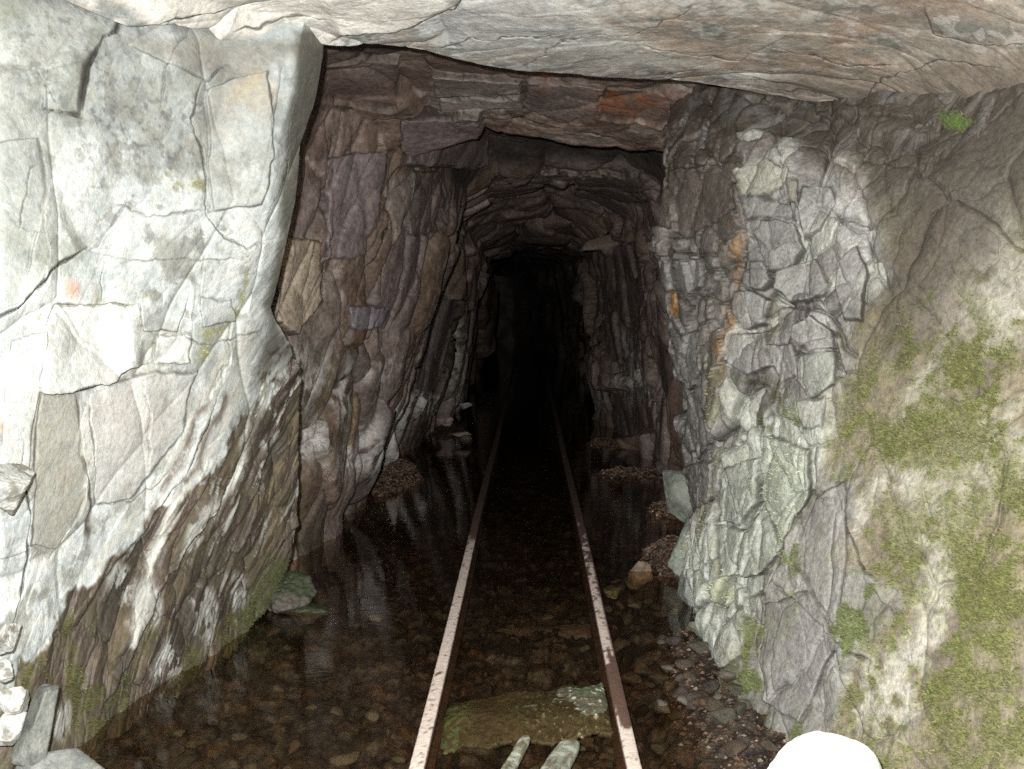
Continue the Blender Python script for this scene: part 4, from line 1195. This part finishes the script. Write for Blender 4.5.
# two weathered stakes lying between the rails
def stake(a, b, wd, label, seed, col):
    a, b = np.array(a), np.array(b)
    L = np.linalg.norm(b - a)
    n, m = 80, 40
    u = np.linspace(0, 1, n)[:, None]
    an = np.linspace(0, 2 * np.pi, m)[None, :]
    taper = np.clip(1 - np.abs(2 * u - 1) ** 14, .02, 1) * (1 - .25 * u)
    sq = lambda x: np.sign(x) * np.abs(x) ** .75
    S = np.stack([wd / 2 * sq(np.cos(an)) * taper, L * u + 0 * an, wd * .28 * sq(np.sin(an)) * taper], -1)
    nn = fbm(S * np.array([60, 9, 60]) + seed, 4)
    S += .10 * wd * nn[..., None] * np.array([1, .3, .8])
    S[..., 0] += .006 * np.sin(u * 5 + seed)
    t = np.zeros(S.shape, f32) + np.array(col, f32)
    t = mix(t, (.10, .09, .06), ss(-.02, .2, nn) * .8)
    t = mix(t, (.42, .44, .38), ss(.04, .25, fbm(S * 30 + seed, 4)) * .7)
    me_o = grid_object('wooden_stake', S, M_stone, t, np.full((n, m), .5))
    me_o.location = a
    d = Vector(b - a)
    me_o.rotation_euler = d.to_track_quat('Y', 'Z').to_euler()
    me_o['label'] = label
    me_o['category'] = 'stake'
    me_o['group'] = 'stakes between the rails'


zs = .012
def onfloor(px, py, z):
    d = FPX * FWD + (px - 512.0) * RGT - (py - 384.5) * UPV
    return CAM + d * ((z - CAM[2]) / d[2])
stake(onfloor(498, 800, .005), onfloor(525, 735, .0), .045, 'narrow greenish stake lying just left of the broad one', 3, (.20, .20, .13))
stake(onfloor(541, 805, .02), onfloor(570, 741, .015), .085, 'broad pale weathered stake pointing at the mossy sleeper', 9, (.24, .25, .20))

# ------------------------------------------------------------------ STUFF: gravel on the banks, moss on the walls
def scatter_mesh(name, pts, size, base, mat, label, tint_fn):
    n = len(pts)
    V0, F0 = ICO[2] if False else (np.array([[1, 0, 0], [-1, 0, 0], [0, 1, 0], [0, -1, 0], [0, 0, 1], [0, 0, -1]], float), np.array([[0, 2, 4], [2, 1, 4], [1, 3, 4], [3, 0, 4], [2, 0, 5], [1, 2, 5], [3, 1, 5], [0, 3, 5]]))
    r = np.random.RandomState(base)
    k = len(V0)
    s = size[0] + (size[1] - size[0]) * r.rand(n) ** 2
    V = V0[None] * (s[:, None] * (.75 + .5 * r.rand(n, k)))[:, :, None] * np.array([1, 1, .6])
    a = r.rand(n) * 6.28
    ca, sa = np.cos(a)[:, None], np.sin(a)[:, None]
    V = np.stack([V[..., 0] * ca - V[..., 1] * sa, V[..., 0] * sa + V[..., 1] * ca, V[..., 2]], -1) + pts[:, None]
    F = F0[None] + (np.arange(n) * k)[:, None, None]
    t = np.repeat(tint_fn(n, r), k, 0)
    me = bpy.data.meshes.new(name)
    fill_mesh(me, V.reshape(-1, 3), F.reshape(-1, 3), t, np.full(n * k, .7), smooth=False)
    return obj(name, me, mat, label=label, kind='stuff')


def bank_pts(n, boxes, seed):
    r = np.random.RandomState(seed)
    out = []
    for (x0, x1, y0, y1, c) in boxes:
        m = int(n * c)
        xs, ys = r.uniform(x0, x1, m), r.uniform(y0, y1, m)
        iy = np.clip(np.searchsorted(yy, ys), 0, ny - 1)
        z = np.empty(m)
        for k in range(m):
            z[k] = np.interp(xs[k], X[iy[k]], H[iy[k]])
        keep = z > -.03
        out.append(np.stack([xs, ys, z], -1)[keep])
    return np.concatenate(out)


def brownish(n, r):
    b = np.array([.075, .047, .032]) * (.5 + r.rand(n, 1) * 1.1)
    pale = (r.rand(n, 1) > .9) * np.array([.10, .095, .08])
    return (b + pale + (r.rand(n, 3) - .5) * .006).astype(f32)


gp = bank_pts(15000, [(-1.3, -.7, 6.2, 8.6, .8), (.25, 1.2, 6.9, 8.0, .8), (.3, 1.2, 8.3, 10, .6), (.45, 1.0, 4.3, 5.6, .9), (.6, 1.0, 5.6, 6.6, .4), (.42, .85, 2.5, 4.3, .2)], 5)
def brownish_at(n, r):
    return brownish(n, r) * (1 + 1.1 * ss(3.9, 6.0, gp[:, 1]))[:, None]  # lightens the gravel with distance, making up for weaker flash light


scatter_mesh('gravel', gp, (.003, .012), 6, M_stone, 'brown gravel on the banks along the track', brownish_at)


def moss_cushion(rk, P, sel, n, seed, name, label, hgt=(.005, .014)):
    r = np.random.RandomState(seed)
    wgt = np.clip(sel, 0, None).ravel().astype(float) ** 1.1
    pick = r.choice(len(wgt), n, p=wgt / wgt.sum())
    nn = rk.N.reshape(-1, 3)[pick]
    pos = P.reshape(-1, 3)[pick] + (r.rand(n, 3) - .5) * .006
    h = r.uniform(*hgt, size=n)
    d = nn + (r.rand(n, 3) - .5) * 1.3
    d /= np.linalg.norm(d, axis=1, keepdims=True)
    sd = np.cross(d, r.normal(size=(n, 3)))
    sd /= np.linalg.norm(sd, axis=1, keepdims=True)
    b = h[:, None] * .22
    V = np.stack([pos - nn * .003 + sd * b, pos - nn * .003 - sd * b, pos + d * h[:, None]], 1)
    t = rk.tint.reshape(-1, 3)[pick] * (.65 + .8 * r.rand(n, 1)) * np.array([1.04, 1.04, .88])
    me = bpy.data.meshes.new(name)
    fill_mesh(me, V.reshape(-1, 3), np.arange(3 * n).reshape(-1, 3), np.repeat(t, 3, 0), np.zeros(3 * n), smooth=False)
    return obj(name, me, M_moss, label=label, kind='stuff')


tmz = NT('moss_leaf')
at = tmz.n('ShaderNodeAttribute', attribute_name='tint')
tmz.l(at.outputs['Color'], tmz.b.inputs['Base Color'])
tmz.b.inputs['Roughness'].default_value = .9
M_moss = tmz.m
greenR = (2 * RW.tint[..., 1] - RW.tint[..., 0] - RW.tint[..., 2]) / (RW.tint.sum(-1) + 1e-4)
moss_cushion(RW, P_right, np.clip(greenR - .07, 0, .3) * (RW.P2[..., 0] < 1200) * (RW.P2[..., 1] < 850), 80000, 3, 'moss', 'yellow green moss covering the right wall slope')
greenL = (2 * LW.tint[..., 1] - LW.tint[..., 0] - LW.tint[..., 2]) / (LW.tint.sum(-1) + 1e-4)
moss_cushion(LW, P_left, np.clip(greenL - .10, 0, .3) * (LW.P2[..., 0] > -80), 16000, 4, 'moss', 'olive moss on the lower left wall', (.004, .010))

# ------------------------------------------------------------------ light
world = bpy.data.worlds.new('World')
scene.world = world
world.use_nodes = True
wt = world.node_tree
bg = wt.nodes['Background']
sky = wt.nodes.new('ShaderNodeTexSky')
sky.sky_type = 'NISHITA'
sky.sun_disc = False
sky.sun_elevation = math.radians(42)
sky.sun_rotation = math.radians(20)
wt.links.new(sky.outputs[0], bg.inputs['Color'])
bg.inputs['Strength'].default_value = .05
sun = bpy.data.lights.new('sun', 'SUN')
sun.energy = 2.0
sun.angle = math.radians(.5)
sun.color = (1, .95, .88)
so = bpy.data.objects.new('sun', sun)
C.objects.link(so)
sd = Vector((math.sin(math.radians(20)) * math.cos(math.radians(42)), math.cos(math.radians(20)) * math.cos(math.radians(42)), math.sin(math.radians(42))))
so.rotation_euler = sd.to_track_quat('Z', 'Y').to_euler()
so.location = (0, 0, 30)
# the camera's own flash, the light that the photograph was taken by
fl = bpy.data.lights.new('flash', 'POINT')
fl.energy = 840
fl.shadow_soft_size = .018
fl.color = (.975, .995, 1.0)
fo = bpy.data.objects.new('flash', fl)
C.objects.link(fo)
fo.location = tuple(CAM + RGT * -.07 + UPV * .085)

# ------------------------------------------------------------------ camera, render settings
cd = bpy.data.cameras.new('camera')
cd.sensor_width = 36
cd.lens = FPX / 1024 * 36
cd.clip_start = .02
cd.clip_end = 2000
cam = bpy.data.objects.new('camera', cd)
C.objects.link(cam)
M4 = Matrix(((RGT[0], UPV[0], -FWD[0], CAM[0]), (RGT[1], UPV[1], -FWD[1], CAM[1]), (RGT[2], UPV[2], -FWD[2], CAM[2]), (0, 0, 0, 1)))
cam.matrix_world = M4
scene.camera = cam
scene.view_settings.view_transform = 'Standard'
scene.view_settings.look = 'None'
scene.view_settings.exposure = 0
scene.view_settings.gamma = 1
scene.view_settings.use_curve_mapping = False
scene.cycles.use_denoising = False
scene.cycles.max_bounces = 6
scene.cycles.diffuse_bounces = 2
scene.cycles.transparent_max_bounces = 12
